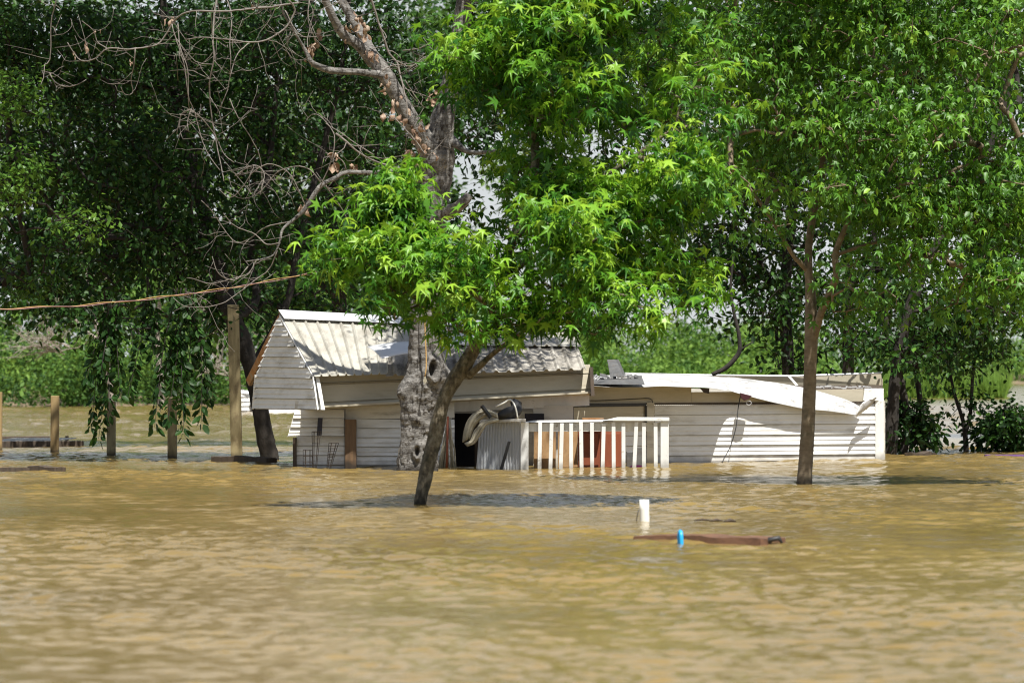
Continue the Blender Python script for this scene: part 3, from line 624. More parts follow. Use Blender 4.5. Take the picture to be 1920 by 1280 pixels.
mb = MB(); mb.prism([hp(1388, 736, -.35), hp(1410, 742, -.35), hp(1404, 748, -.35), hp(1396, 751, -.35), hp(1389, 745, -.35)], Vector((0, .12, 0))); mb.build('housing', M['red'], lf, bevel=.006)
mb = MB(); c = hp(1404, 755, -.33); mb.tube([c + Vector((.03 * math.cos(a), 0, .024 * math.sin(a))) for a in np.linspace(0, 6.28, 17)], .003, 5); mb.build('ring', M['tin'], lf)
# bent flue and junk on the roof
fl = thing('roof_flue', P(1155, 722, 49.6), "tilted grey metal flue with a broken base on the low roof", "flue")
mb = MB(); mb.prism([P(1144, 707, 49.6), P(1168, 703, 49.6), P(1155, 674, 50), P(1138, 674, 50)], Vector((0.04, .25, 0))); mb.build('stack', M['grey'], fl, bevel=.006)
mb = MB()
mb.prism([P(1108, 712, 49.2), P(1205, 710, 49.2), P(1209, 721, 49.0), P(1110, 720, 49.0)], Vector((0, .4, .01)))
for i in range(14):
    x = 1112 + i * 6.5; mb.box(P(x, 711 - random.uniform(0, 6), 49.3), Vector((W(random.uniform(5, 16), 49), .05, random.uniform(-.02, .02))), Vector((0, .1, .012)), Vector((0, .02, random.uniform(.01, .03))))
mb.build('base_flashing', M['grey'], fl)
mb = MB()
for k in range(3): mb.tube([P(1110 + k * 5, 712, 49), P(1118 + k * 4, 703 + k * 2, 49), P(1128 + k * 3, 708, 49.1)], .004, 5)
mb.build('wire', M['tin'], fl)

# ------------------------------------------------------------------ deck railing with its corrugated side
rail = thing('deck_railing', P(1115, 881, 47.2), "white painted deck railing with twelve pickets standing in the flood", "railing")
D0 = 47.2
def board(mb, x0, x1, y0, y1, d, t, lean=0): mb.box(P(x0, y1, d), Vector((W(x1 - x0, d), 0, 0)), Vector((W(lean, d), 0, W(y1 - y0, d))), Vector((0, t, 0)))
for x0, x1, yt in ((976, 991, 791), (1238.5, 1254, 790)):
    mb = MB(); board(mb, x0, x1, yt, 900, D0 - .02, .09); mb.build('post', M['whitewood'], rail, bevel=.004)
mb = MB(); mb.box(P(979, 809, D0 + .045), P(1242, 808, D0 + .045) - P(979, 809, D0 + .045), Vector((0, 0, W(16, D0))), Vector((0, .04, 0))); mb.build('top_rail', M['whitewood'], rail, bevel=.003)
mb = MB(); a = P(1130, 788.5, D0 - .05); b = P(1255, 789, D0 - .05)
mb.prism([a, b, b + Vector((0, 0, W(6.5, D0))), a + Vector((W(28, D0), 0, W(6.5, D0)))], Vector((0, .14, 0)))
mb.build('rail_cap', M['whitewood'], rail, bevel=.003)
mb = MB(); mb.prism([P(985, 791.5, D0), P(1150, 790, D0), P(1150, 787.5, D0 + .1), P(1000, 789, D0 + .1)], Vector((0, .06, .006))); mb.build('rail_cap', M['whitewood'], rail)
for i, x in enumerate([1011, 1032, 1051, 1071, 1091, 1110, 1130, 1150, 1170, 1187.5, 1208, 1229]):
    mb = MB(); mb.box(P(x - 3.6 + random.uniform(-1, 1) , 900, D0 - .02), Vector((W(7.2, D0), 0, 0)), Vector((W(random.uniform(-3, 2) + (-4 if i == 9 else 0), D0) * -1, 0, W(108 + random.uniform(-2, 1), D0))), Vector((0, .038, 0)))
    mb.build('picket', M['whitewood'], rail, bevel=.003)
side = thing('corrugated_panel', P(935, 881, 47.4), "whitish corrugated panel with a weathered cap beside the white railing", "panel")
mb = MB(); V = []; xs = np.linspace(892, 976, 120)
for yy in (900, 788):
    for k, x in enumerate(xs):
        ph = (k / 120 * 15) % 1; dz = .022 if .25 < ph < .6 else 0
        xx = x + (8 if yy == 788 else 0) * (1 - k / 119)
        V.append(P(xx, yy, 47.6 - .35 * k / 119 - dz))
mb.add(V, [(i, i + 1, 120 + i + 1, 120 + i) for i in range(119)]); solid(mb.build('corrugated_sheet', M['tin'], side), .004)
mb = MB(); mb.prism([P(899, 793, 47.5), P(986, 790, 47.05), P(986, 785, 47.05), P(899, 787, 47.5)], Vector((0, .12, 0))); mb.build('cap_board', M['vinyl_old'], side, bevel=.004)
mb = MB(); mb.box(P(936, 882, 47.2), Vector((W(6, 47), 0, 0)), Vector((W(16, 47), 0, W(55, 47))), Vector((0, .02, 0)))
tag(mb.build('leaning_stick', M['black']), "short black stick leaning against the corrugated panel", "stick")
# boards stored behind the railing
def slab(name, m, x0, x1, y0, y1, d, t, label, cat, lean=0, group=None):
    mb = MB(); board(mb, x0, x1, y0, y1, d, t, lean); return tag(mb.build(name, m, bevel=.004), label, cat, group)
slab('plywood_sheet', M['osb'], 1001, 1042, 808, 900, 47.55, .02, "tan plywood sheet behind the first railing pickets", "plywood")
slab('plywood_sheet', M['osb'], 1046, 1083, 806, 900, 47.62, .02, "narrower plywood sheet touching the orange cabinet", "plywood")
cab = thing('cabinet', P(1125, 880, 47.6), "orange-red wooden cabinet behind the pickets", "cabinet")
mb = MB(); board(mb, 1084, 1166, 808, 900, 47.6, .3); mb.build('body', M['orange'], cab, bevel=.006)
for x0, x1 in ((1086, 1122), (1126, 1164)):
    mb = MB(); board(mb, x0, x1, 812, 898, 47.585, .018); mb.build('door', M['orange'], cab, bevel=.004)
mb = MB(); board(mb, 1192, 1212, 838, 890, 48.2, .15); board(mb, 1175, 1190, 846, 890, 48.3, .15); tag(mb.build('grey_bin', M['grey'], bevel=.006), "grey metal bin behind the right-hand pickets", "bin")
mb = MB(); mb.tube([P(1175, 879, 47.5), P(1190, 876, 47.5), P(1205, 877, 47.5), P(1216, 880, 47.5)], [.02, .03, .028, .012], 8); tag(mb.build('magenta_cloth', M['pink'], smooth=True), "magenta scrap floating behind the pickets", "cloth")
mb = MB(); board(mb, 1092, 1132, 783.5, 788, 47.4, .2); tag(mb.build('rusty_tray', M['rake']), "flat rusty tray resting behind the rail cap", "tray")

# rug and black bundle on the corrugated side
def ribbon(path, width, d, thick, name, m, label, cat):
    pts = smoothpath([(*P(x, y, d), 0) for x, y in path], .02)[:, :3]; V = []
    for i, p in enumerate(pts):
        for j in range(7):
            q = Vector(p) + Vector((.012 * math.sin(j * 1.3 + i * .2), (j / 6 - .5) * width, .014 * math.sin(j * 1.9 + i * .35))); V.append(q)
    mb = MB(); n = len(pts); mb.add(V, [(i * 7 + j, i * 7 + j + 1, (i + 1) * 7 + j + 1, (i + 1) * 7 + j) for i in range(n - 1) for j in range(6)])
    o = mb.build(name, m, smooth=True); solid(o, thick); return tag(o, label, cat)
def drape(outer, inner, d, name, m, label, cat, bulge=.05, thick=.018):
    A_ = smoothpath([(*P(x, y, d), 0) for x, y in outer], .01)[:, :3]; B_ = smoothpath([(*P(x, y, d - .02), 0) for x, y in inner], .01)[:, :3]; V = []
    f = lambda Q, t: Vector(Q[int(round(t * (len(Q) - 1)))])
    for i in range(31):
        for j in range(13):
            u, v = i / 30, j / 12; p = lerp(f(A_, u), f(B_, u), v)
            p.y -= bulge * math.sin(math.pi * v) * (1 + .4 * math.sin(u * 7)) + .015 * mnoise.noise(p * 12) + .012 * math.sin(v * 16 + u * 3); p += Vector((0, 0, .006 * mnoise.noise(p * 20))); V.append(p)
    mb = MB(); mb.add(V, [(i * 13 + j, i * 13 + j + 1, (i + 1) * 13 + j + 1, (i + 1) * 13 + j) for i in range(30) for j in range(12)])
    o = mb.build(name, m, smooth=True); solid(o, thick); return tag(o, label, cat)
drape([(868, 829), (871, 806), (879, 785), (894, 771), (912, 766), (932, 775)], [(881, 822), (885, 808), (892, 795), (902, 785), (916, 779), (934, 784)], 47.2, 'rug', M['rug'], "dirty beige rug folded over the edge of the corrugated panel", "rug")
drape([(871, 831), (882, 826), (889, 809), (898, 797), (912, 789), (934, 784)], [(876, 836), (888, 831), (898, 818), (906, 804), (915, 795), (936, 789)], 47.12, 'carpet_scrap', M['rug'], "second carpet strip under the folded beige rug", "carpet", .03)
bd = thing('black_stroller', P(955, 786, 47.3), "black folded stroller-like frame with dark fabric on the cap board", "stroller")
mb = MB(); mb.tube([P(930, 783, 47.3), P(940, 779, 47.3), P(955, 776, 47.3), P(968, 770, 47.3), P(968, 757, 47.4), P(960, 750, 47.4)], [.02, .06, .09, .075, .06, .03], 10, fn=lambda p, dr, t: 1 + .35 * mnoise.noise(p * 14 + dr)); mb.build('fabric', M['black'], bd, smooth=True)
mb = MB(); mb.tube([P(903, 760, 47.1), P(920, 783, 47.1)], .022, 8); mb.build('handle', M['black'], bd)
mb = MB(); mb.tube([Vector(p[:3]) for p in smoothpath([(*P(930, 762, 47.1), 0), (*P(945, 755, 47.1), 0), (*P(957, 749, 47.1), 0), (*P(966, 762, 47.05), 0), (*P(971, 785, 47.05), 0)], .03)], .009, 7); mb.build('frame', M['pvc'], bd, smooth=True)

# bundle of sticks beside the doorway
for k in range(15):
    x0 = 819 + k * 2.6; x1 = 836 + k * .5 + random.uniform(-2, 3); mb = MB(); dd = 47.25 + random.uniform(0, .15)
    top = random.uniform(775, 835); orange = k == 7
    mb.tube([P(x0, 888, dd), P((x0 + x1) / 2 + random.uniform(-2, 2), 840, dd), P(x1, 780 if orange else top, dd)], .009 if not orange else .014, 6)
    tag(mb.build('garden_stake', M['orange'] if orange else M['rug'], smooth=True), "orange handle among the bundled stakes by the doorway" if orange else "thin pale stake in the bundle by the doorway", "stake", "stakes bundled by the dark doorway")
# wire cages on the left wall
def cage(x, yt, yb_, wt, wb, lean, label, rings):
    t = thing('wire_cage', P(x, yb_, 47.25), label, "wire cage", "rusty wire cages by the shed wall"); d = 47.2
    mb = MB()
    for i in range(rings):
        v = i / (rings - 1); y = yb_ + (yt - yb_) * v; r = W(wb + (wt - wb) * v, d) / 2; c = P(x + lean * v, y, d)
        mb.tube([c + Vector((r * math.cos(a), r * math.sin(a), 0)) for a in np.linspace(0, 2 * math.pi, 15)], .0035, 5, False)
    mb.build('ring', M['rust'], t); mb = MB()
    for k in range(6):
        a = k * math.pi / 3; e = Vector((math.cos(a), math.sin(a), 0))
        mb.tube([P(x, yb_ + 8, d) + e * W(wb, d) / 2, P(x + lean, yt, d) + e * W(wt, d) / 2], .0035, 5)
    mb.build('upright', M['rust'], t)
cage(590, 809, 875, 16, 6, 3, "flaring wire cage below the black tear in the siding", 4)
cage(616, 830, 872, 18, 7, 10, "coiled conical wire cage closest to the brown door post", 9)
cage(577, 843, 878, 17, 17, 0, "low boxy wire cage standing in the water by the corner", 4)

# ------------------------------------------------------------------ posts on the left
PG = "wooden posts in a row in the water"
for x0, x1, yt, yb_, m_, lab, dx in ((-8, 3, 735, 845, 'post_orange', "orange-brown post cut by the picture edge", 0), (94, 109, 742, 850, 'post_orange', "short pale post with rust stain beside the floating raft", 1),
                                (200, 216, 752, 856, 'post', "short post with a leafy spray hanging over its top", 0), (314, 331, 747, 860, 'post', "short post between the two hanging leaf sprays and the tall post", 0),
                                (435, 456, 571, 863, 'post', "tall post rising beside the gabled shed", -9)):
    d = 8960 / (yb_ - 690); mb = MB(); wpx = W(x1 - x0, d)
    mb.box(P(x0, yb_, d) - Vector((0, 0, .5)), Vector((wpx, 0, 0)), Vector((W(dx, d), 0, W(yb_ - yt, d) + .5)), Vector((0, .10, 0)))
    tag(mb.build('wooden_post', M[m_], bevel=.006), lab, "post", PG)

# floating wood
def plank(name, pts, t, m, label, cat="plank"):
    mb = MB(); mb.prism(pts, Vector(t)); return tag(mb.build(name, m, bevel=.006), label, cat)
def wp(px, py): d = 8960 / (py - 690); return P(px, py, d)      # a point on the water surface
def floater(name, x0, x1, y0, y1, w_, h_, m, label, cat="plank", irregular=.25, z0=-.02):
    a, b = wp(x0, y0), wp(x1, y1); n = 46; t = (b - a).normalized(); s = Vector((-t.y, t.x, 0)); V = []
    for i in range(n + 1):
        p = lerp(a, b, i / n); e = 1 + irregular * mnoise.noise(p * 3.5); ww = w_ * e * (1 if 0 < i < n else .7); hh = h_ * (1 + irregular * 1.6 * mnoise.noise(p * 4 + Vector((3, 1, 2))) + irregular * .5 * mnoise.noise(p * 22)) * (1 - .5 * irregular * abs(2 * i / n - 1) ** 3)
        for ox, oz in ((-.5, z0), (-.5, hh * .9), (-.2, hh), (.3, hh * .95), (.5, hh * .8), (.5, z0)): V.append(p + s * ww * ox + Vector((0, 0, oz + (.02 if oz > 0 else 0))))
    mb = MB(); mb.add(V, [(i * 6 + k, i * 6 + (k + 1) % 6, (i + 1) * 6 + (k + 1) % 6, (i + 1) * 6 + k) for i in range(n) for k in range(6)] + [tuple(range(6)), tuple(range(n * 6, n * 6 + 6))])
    return tag(mb.build(name, m), label, cat)
raft = thing('floating_raft', wp(70, 838), "dark wooden pallet-like raft floating behind the short posts", "raft")
for x0, x1, y, hh in ((-40, 92, 826, .035), (-40, 156, 839, .06)):
    a, b = wp(x0, y), wp(x1, y - 1); mb = MB(); mb.box(a + Vector((0, 0, -.03)), b - a, Vector((0, 0, hh + .06)), Vector((0, .12, 0))); mb.build('beam', M['darkwood'], raft, bevel=.008)
mb = MB()
for k in range(7):
    x = -30 + k * 18; a = wp(x, 838); mb.box(a + Vector((0, .1, .065)), Vector((.09, 0, 0)), Vector((.1, 2.9, .01)), Vector((0, 0, .012)))
mb.build('deck_boards', M['vinyl_old'], raft)
mb = MB(); a = wp(122, 829); mb.box(a, Vector((W(7, 60), 0, 0)), Vector((0, 0, W(13, 60))), Vector((0, .05, 0))); mb.build('cleat', M['darkwood'], raft)
floater('floating_log', 402, 512, 866, 868, .18, .055, M['darkwood'], "dark log floating at the foot of the tall post", "log")
floater('floating_board', -20, 62, 885, 884.5, .16, .035, M['darkwood'], "wet black board cut by the picture edge", "board")
floater('floating_board', 60, 114, 884.5, 885.5, .16, .05, M['darkwood'], "thicker wet board butting the black one", "board")
floater('floating_plank', 1207, 1455, 1015, 1021, .34, .034, M['plankbrown'], "long reddish brown plank floating in the foreground", "plank", .35)
mb = MB(); q = wp(1442, 1022); mb.tube([q + Vector((-.03, 0, .0)), q + Vector((.0, 0, .035)), q + Vector((.06, 0, .045)), q + Vector((.085, 0, .01))], [.008, .017, .018, .007], 7, fn=lambda p, dr, t: 1 + .6 * mnoise.noise(p * 40 + dr))
tag(mb.build('wood_chunk', M['black'], smooth=True), "black knotty chunk at the end of the brown plank", "wood")
q = wp(1276, 1021); mb = MB(); mb.tube([Vector(p[:3]) for p in smoothpath([(*(q + Vector((-.004, .02, -.02))), 0), (*(q + Vector((-.008, .02, .05))), 0), (*(q + Vector((-.002, .01, .084))), 0), (*(q + Vector((.003, -.02, .06))), 0), (*(q + Vector((.006, -.03, -.02))), 0)], .008)], .0135, 10)
tag(mb.build('blue_loop', M['blue'], smooth=True), "bright blue plastic loop hooked over the brown plank", "loop")
mb = MB(); q = wp(1262, 1014); mb.prism([q + Vector((-.05, 0, .0)), q + Vector((-.03, 0, .045)), q + Vector((.02, 0, .05)), q + Vector((.05, 0, .0))], Vector((0, .03, 0))); tag(mb.build('wood_splinter', M['plankbrown']), "broken splinter standing up beside the blue loop", "wood")
for i, (x, l, lab) in enumerate(((1302, 30, "thin black twig floating behind the brown plank"), (1330, 26, "middle black twig floating behind the brown plank"), (1356, 25, "stubbier black twig at the tail of the floating twigs"))):
    a = wp(x, 981 + i) + Vector((0, 0, .022)); mb = MB(); mb.tube([a, a + Vector((W(l, 30) * .5, .02, .008)), a + Vector((W(l, 30), .05, 0))], [.004, .010 + .003 * i, .004], 6); tag(mb.build('floating_twig', M['darkwood'], smooth=True), lab, "twig", "twigs floating behind the brown plank")
floater('purple_board', 1846, 1990, 858, 858, .14, .022, M['purple'], "purple painted board floating at the picture edge", "board", .05)
floater('driftwood', 1704, 1740, 857, 856, .14, .05, M['darkwood'], "dark driftwood piece below the small leafy tree", "wood", .6)
floater('driftwood', 1736, 1756, 856, 856, .1, .03, M['brownwood'], "shorter brown driftwood piece beside the darker one", "wood", .6)

# white pipe
pipe = thing('standpipe', wp(1208, 980), "white plastic standpipe with a broken rim sticking out of the water", "pipe")
mb = MB(); c = wp(1209, 981); r0 = W(9, 30.8); ns = 28; V = []
for ring, (z, rr) in enumerate(((-.2, r0), (.10, r0), (None, r0), (None, r0 * .82), (.02, r0 * .82))):
    for k in range(ns):
        a = 2 * math.pi * k / ns; zz = z if z is not None else .172
        rr2 = rr * 1; V.append(c + Vector((rr2 * math.cos(a) - .005 * zz / .17, rr2 * math.sin(a), zz)))
mb.add(V, [(j * ns + k, j * ns + (k + 1) % ns, (j + 1) * ns + (k + 1) % ns, (j + 1) * ns + k) for j in range(4) for k in range(ns)]); mb.build('pipe', M['pvc'], pipe, smooth=True)
mb = MB(); mb.tube([c + Vector((-.045, -.02, .1)), c + Vector((-.055, -.02, .06)), c + Vector((-.062, -.02, .01)), c + Vector((-.03, -.03, .008))], .004, 6); mb.build('wire', M['black'], pipe, smooth=True)

# submerged white outbuilding far behind the tall post
far = thing('outbuilding', P(480, 775, 104), "tiny white building sunk to its roof far behind the tall post", "outbuilding")
mb = MB(); siding_quad(mb, P(434, 778, 104), P(480, 778, 104.5), P(468, 735, 104.5), P(441, 735, 104), 5, .04); mb.build('gable_wall', M['vinyl'], far)
mb = MB(); mb.prism([P(468, 755, 104.3), P(575, 769, 106), P(575, 776, 104.5), P(480, 779, 104.2)], Vector((0, .2, 0))); mb.build('roof', M['tin_white'], far)
mb = MB(); mb.prism([P(436, 735, 104.0), P(443, 731, 104.2), P(470, 733, 104.4), P(466, 738, 104.3)], Vector((0, .8, 0))); mb.build('ridge', M['tin'], far)

# ------------------------------------------------------------------ ropes
def rope(path, r, m, name, label, step=.05, twist=0):
    pts = smoothpath([(*p, 0) for p in path], step)[:, :3]
    if twist: pts = pts + np.array([(0, .006 * math.cos(i * twist), .008 * math.sin(i * twist)) for i in range(len(pts))])
    mb = MB(); mb.tube([Vector(p) for p in pts], r, 6); return tag(mb.build(name, m, smooth=True), label, "rope")
line = [P(-60, 581, 43.5), P(0, 578.5, 43.8), P(150, 572, 44.4), P(300, 557, 45), P(440, 538, 45.6), P(575, 513, 46), P(700, 490, 46.2), P(797, 470, 46.2)]
rope(line, .005, M['rope_y'], 'taut_rope', "yellow strand of the rope stretched from the grey trunk", .04, .35)
rope([p + Vector((0, -.006, -.006)) for p in line], .0045, M['rope_p'], 'taut_rope', "faded pink strand twisted round the yellow rope", .04, .31)
o = rope([P(797, 470, 45.9), P(796, 560, 45.88), P(797, 620, 45.88), P(799, 665, 45.86), P(799, 690, 45.84), P(796.5, 706, 45.84)], .0075, M['rope_y'], 'hanging_rope', "yellow rope hanging down the grey trunk beside the knot hole")
mb = MB()
for k in range(9): mb.tube([P(797, 704, 45.84), P(797 + random.uniform(-4, 4), 715 + random.uniform(0, 6), 45.82)], .003, 4)
mb.build('frayed_end', M['rug'], o)
rope([P(829, 470, 46.1), P(828, 560, 46.1), P(828, 640, 46.12), P(829.5, 683, 46.12)], .006, M['rope_r'], 'dangling_rope', "dark red cord hanging on the right edge of the grey trunk")

# ------------------------------------------------------------------ the gnarled grey tree
gt = thing('dying_tree', P(787, 884, 46.2), "gnarled grey tree with knot holes, dead twigs and shrivelled leaves", "tree")
gp = smoothpath([(*P((l + r) / 2, y, 46.2), W(r - l, 46.2) / 2) for y, l, r in ((930, 738, 828), (883, 744, 822), (850, 747, 822), (810, 751, 822), (775, 752, 823), (735, 751, 832), (708, 757, 840), (680, 763, 836), (650, 766, 829), (600, 768, 829), (540, 775, 832), (480, 786, 834), (420, 793, 838), (370, 792, 843), (330, 793, 848), (300, 790, 852), (265, 800, 851), (230, 806, 852), (190, 818, 858), (130, 835, 870), (60, 848, 880), (-40, 860, 886), (-140, 872, 894))], .012)
holes = [(P(811, 693, 45.95), .040, .088, .17, 1.0), (P(782, 846, 45.98), .026, .055, .12, .7), (P(780, 785, 45.96), .045, .05, -.055, .35), (P(838, 705, 46.15), .06, .07, -.07, 0), (P(752, 735, 46.1), .07, .08, -.05, 0), (P(775, 765, 46.0), .06, .05, -.04, 0), (P(840, 392, 46.15), .08, .07, -.04, 0)]
def gfn(p, dr, t):
    q = p + dr * .22
    r = 1 + .10 * mnoise.noise(q * 4.2) + .07 * mnoise.noise(q * Vector((11, 11, 7))[0]) + .035 * mnoise.noise(Vector((q.x * 28, q.y * 28, q.z * 34)))
    crack = abs(mnoise.noise(Vector((q.x * 13, q.y * 13, q.z * 2.6)))); r -= .10 * max(0, 1 - crack / .07)
    if dr.y < .35:
        for c, a, b, dep, rim in holes:
            e = math.sqrt(((q.x - c.x) / a) ** 2 + ((q.z - c.z) / b) ** 2)
            if dep > 0:
                if e < 1: r -= dep * 3.6 * (1 - e ** 3) 
                r += .24 * rim * math.exp(-((e - 1.35) / .38) ** 2)
            else: r += -dep * 3.4 * math.exp(-e * e)
    return r
mb = MB(); mb.tube([Vector(x[:3]) for x in gp], [x[3] for x in gp], 110, True, gfn); mb.build('trunk', M['bark_grey'], gt, smooth=True)
limbs = [[(815, 300, 46.2, 44), (795, 262, 46.1, 40), (772, 228, 46.0, 34), (748, 185, 45.95, 30), (728, 150, 45.9, 30), (710, 122, 45.9, 30), (698, 105, 45.95, 27), (675, 60, 46.1, 18), (655, 25, 46.2, 17), (625, -25, 46.3, 15), (600, -90, 46.5, 12)],
         [(700, 118, 45.95, 24), (672, 85, 45.8, 20), (645, 66, 45.7, 18), (628, 40, 45.6, 16), (612, 5, 45.5, 15), (590, -50, 45.4, 13)],
         [(722, 142, 45.9, 18), (690, 137, 45.7, 13), (655, 134, 45.6, 12), (620, 132, 45.5, 13), (596, 124, 45.45, 12), (583, 115, 45.4, 10), (570, 90, 45.4, 6), (552, 60, 45.3, 5), (530, 20, 45.2, 4), (520, -30, 45.2, 3)],
         [(838, 400, 46.1, 30), (856, 390, 46.0, 22), (870, 378, 45.9, 20), (880, 366, 45.9, 17)],
         [(845, 262, 46.2, 20), (880, 285, 46.0, 9), (930, 284, 45.8, 7)], [(850, 140, 46.2, 16), (905, 105, 46, 10), (934, 98, 45.9, 9)],
         [(800, 335, 46.05, 12), (765, 338, 45.7, 10), (747, 333, 45.6, 9), (733, 321, 45.5, 9), (700, 324, 45.4, 8), (650, 323, 45.3, 8), (628, 334, 45.25, 8), (603, 347, 45.2, 9), (588, 366, 45.2, 9), (572, 392, 45.2, 8), (550, 412, 45.2, 6), (530, 430, 45.15, 5), (524, 455, 45.1, 4), (512, 478, 45.1, 3.4), (490, 486, 45, 3), (462, 490, 45, 2.4)]]
mb = MB()
for l in limbs:
    p = pxpath(l, .03); mb.tube([Vector(x[:3]) for x in p], [x[3] for x in p], 12, True, lambda p_, dr, t: 1 + .12 * mnoise.noise(p_ * 9 + dr))
mb.build('limb', M['bark_grey'], gt, smooth=True)
tw = [[(540, 0), (552, 18), (535, 50), (500, 75), (467, 80), (430, 75), (390, 70), (350, 74)], [(560, 5), (500, 12), (450, 18), (410, 20), (360, 20), (335, 30), (322, 45), (300, 80), (275, 90), (240, 94), (203, 93), (180, 112), (155, 118), (142, 105), (128, 85)],
      [(407, -10), (400, 40), (398, 80), (400, 115), (393, 150), (395, 200), (402, 250), (412, 300), (420, 342)], [(333, 45), (340, 90), (353, 130), (355, 190), (357, 205)], [(322, 45), (342, 120), (350, 180), (358, 205), (370, 245), (385, 290), (410, 322)],
      [(358, 205), (385, 230), (403, 255), (420, 290), (438, 305)], [(358, 205), (340, 215), (330, 252)], [(358, 205), (352, 225), (354, 245)], [(423, -5), (433, 30), (430, 80), (432, 110), (430, 140)], [(467, 80), (445, 100), (435, 130), (428, 170), (415, 205)],
      [(430, 185), (445, 220), (470, 260), (487, 300), (490, 345), (487, 365)], [(253, 90), (250, 120), (243, 150), (247, 175), (233, 178), (223, 163)], [(107, -5), (95, 40), (92, 110), (82, 120), (78, 145), (73, 160)], [(203, 93), (180, 78), (175, 60), (152, 40)],
      [(92, 135), (100, 152), (122, 163), (145, 158), (160, 150)], [(572, 385), (545, 330), (510, 308), (480, 320), (455, 355), (435, 372), (415, 355)], [(603, 347), (580, 318), (553, 312), (520, 325), (500, 350), (482, 367), (455, 375), (425, 362)], [(545, 415), (500, 425), (470, 448), (445, 455), (420, 430), (400, 400), (378, 378)],
      [(524, 455), (500, 458), (478, 440), (440, 425), (418, 400)], [(520, 470), (505, 505), (480, 525), (450, 548), (415, 570), (375, 577), (345, 574), (325, 560)], [(480, 487), (465, 512), (435, 522), (395, 533), (370, 525), (348, 520)], [(465, 500), (440, 525), (410, 512), (398, 480)], [(600, 350), (620, 300), (625, 250), (600, 215), (583, 210), (570, 225)],
      [(630, 250), (650, 265), (680, 290), (710, 305), (765, 320)], [(690, -20), (710, 40), (730, 100), (745, 115), (752, 140), (762, 180), (765, 215), (762, 245)], [(745, 115), (770, 125), (800, 105), (833, 98), (850, 92)], [(716, 134), (735, 122), (775, 118), (800, 100)],
      [(755, 95), (790, 90), (820, 72), (835, 65)], [(535, 20), (560, 65), (590, 70), (620, 68)], [(580, 0), (577, 40), (592, 75), (615, 95)], [(760, 150), (790, 195), (800, 200)], [(583, 115), (575, 80), (580, 50), (590, 5)], [(545, 60), (540, 85), (555, 100)],
      [(440, 330), (475, 310), (495, 325), (490, 360)], [(740, 220), (780, 265), (805, 290), (850, 240)], [(650, 323), (640, 300), (610, 285)], [(700, 290), (670, 270), (640, 250), (610, 232)], [(610, 345), (640, 390), (655, 420)], [(1000, 200), (1005, 225), (996, 240)], [(960, -10), (965, 40), (940, 60), (905, 30)], [(575, -10), (640, -2), (600, 20)]]
mb = MB(); g = np.random.default_rng(3)
for i, l in enumerate(tw):
    d = 44.7 + (i * .37) % 1.3; w0 = 4.0 if i < 3 else 2.4
    if i in (24, 23): w0 = 5
    p = pxpath([(x, y, d + .1 * math.sin(k + i), max(w0 * (1 - .6 * k / len(l)), 1.3)) for k, (x, y) in enumerate(l)], .05)
    p[:, :3] += np.cumsum(g.normal(size=(len(p), 3)) * .0022, 0)
    mb.tube([Vector(x[:3]) for x in p], [x[3] for x in p], 6)
    for s in range(max(4, len(p) // 3)):            # side twigs
        k = int(g.integers(1, len(p) - 1)); o_ = Vector(p[k][:3]); dr = Vector((g.normal() * .8, g.normal() * .6, g.normal() * .5 - .2)).normalized(); L_ = g.uniform(.12, .6); q = [o_]
        for j in range(5): dr = (dr + Vector(g.normal(size=3)) * .25 + Vector((0, 0, .08))).normalized(); q.append(q[-1] + dr * L_ / 5)
        mb.tube(q, [max(p[k][3] * .5 * (1 - j * .13), .0022) for j in range(6)], 4)
        if s % 2: mb.tube([q[2], q[2] + Vector(g.normal(size=3)) * .07, q[2] + Vector(g.normal(size=3)) * .14], [.003, .0025, .002], 4)
mb.build('dead_twigs', M['twig'], gt, smooth=True)
# shrivelled leaves
def deadleaves(n, spots, sz):
    mb = MB()
    for i in range(n):
        x, y, s = spots[i % len(spots)]; c = P(x + g.normal() * s, y + g.normal() * s * 1.2, 45.7 + g.normal() * .06)
        a = Vector((g.normal() * .5, g.normal() * .5, -1)).normalized(); b = a.cross(Vector(g.normal(size=3))).normalized(); nn = a.cross(b); L_ = sz * g.uniform(.6, 1.3); V = []
        for r_ in range(5):
            for k in range(5):
                u, v = r_ / 4, k / 4 - .5; wd2 = math.sin(math.pi * min(.1 + u * .85, 1)) * .34 * (1 + .4 * math.sin(i * 3 + u * 7))
                V.append(c + a * L_ * u + b * L_ * wd2 * math.sin(v * 3.0) * .9 + nn * L_ * (wd2 * math.cos(v * 3.0) * .7 + .15 * math.sin(u * 5 + i)))
        mb.add(V, [(r_ * 5 + k, r_ * 5 + k + 1, (r_ + 1) * 5 + k + 1, (r_ + 1) * 5 + k) for r_ in range(4) for k in range(4)])
    mb.build('dead_leaves', M['deadleaf'], gt, smooth=True)
deadleaves(120, [(672, 35, 8), (685, 62, 7), (700, 100, 9), (722, 150, 9), (738, 185, 9), (755, 215, 10), (775, 235, 9), (790, 255, 9), (800, 275, 9), (778, 290, 8), (768, 290, 7), (812, 175, 5), (581, 100, 7), (578, 82, 6), (592, 65, 7), (628, 298, 6), (664, 312, 4), (625, 310, 4), (568, 385, 4), (645, 50, 6), (850, 85, 8), (848, 100, 6)], .085)
deadleaves(14, [(182, 62, 4), (162, 85, 4), (247, 115, 2), (140, 98, 2), (320, 34, 3), (480, 12, 5), (315, 33, 3)], .07)
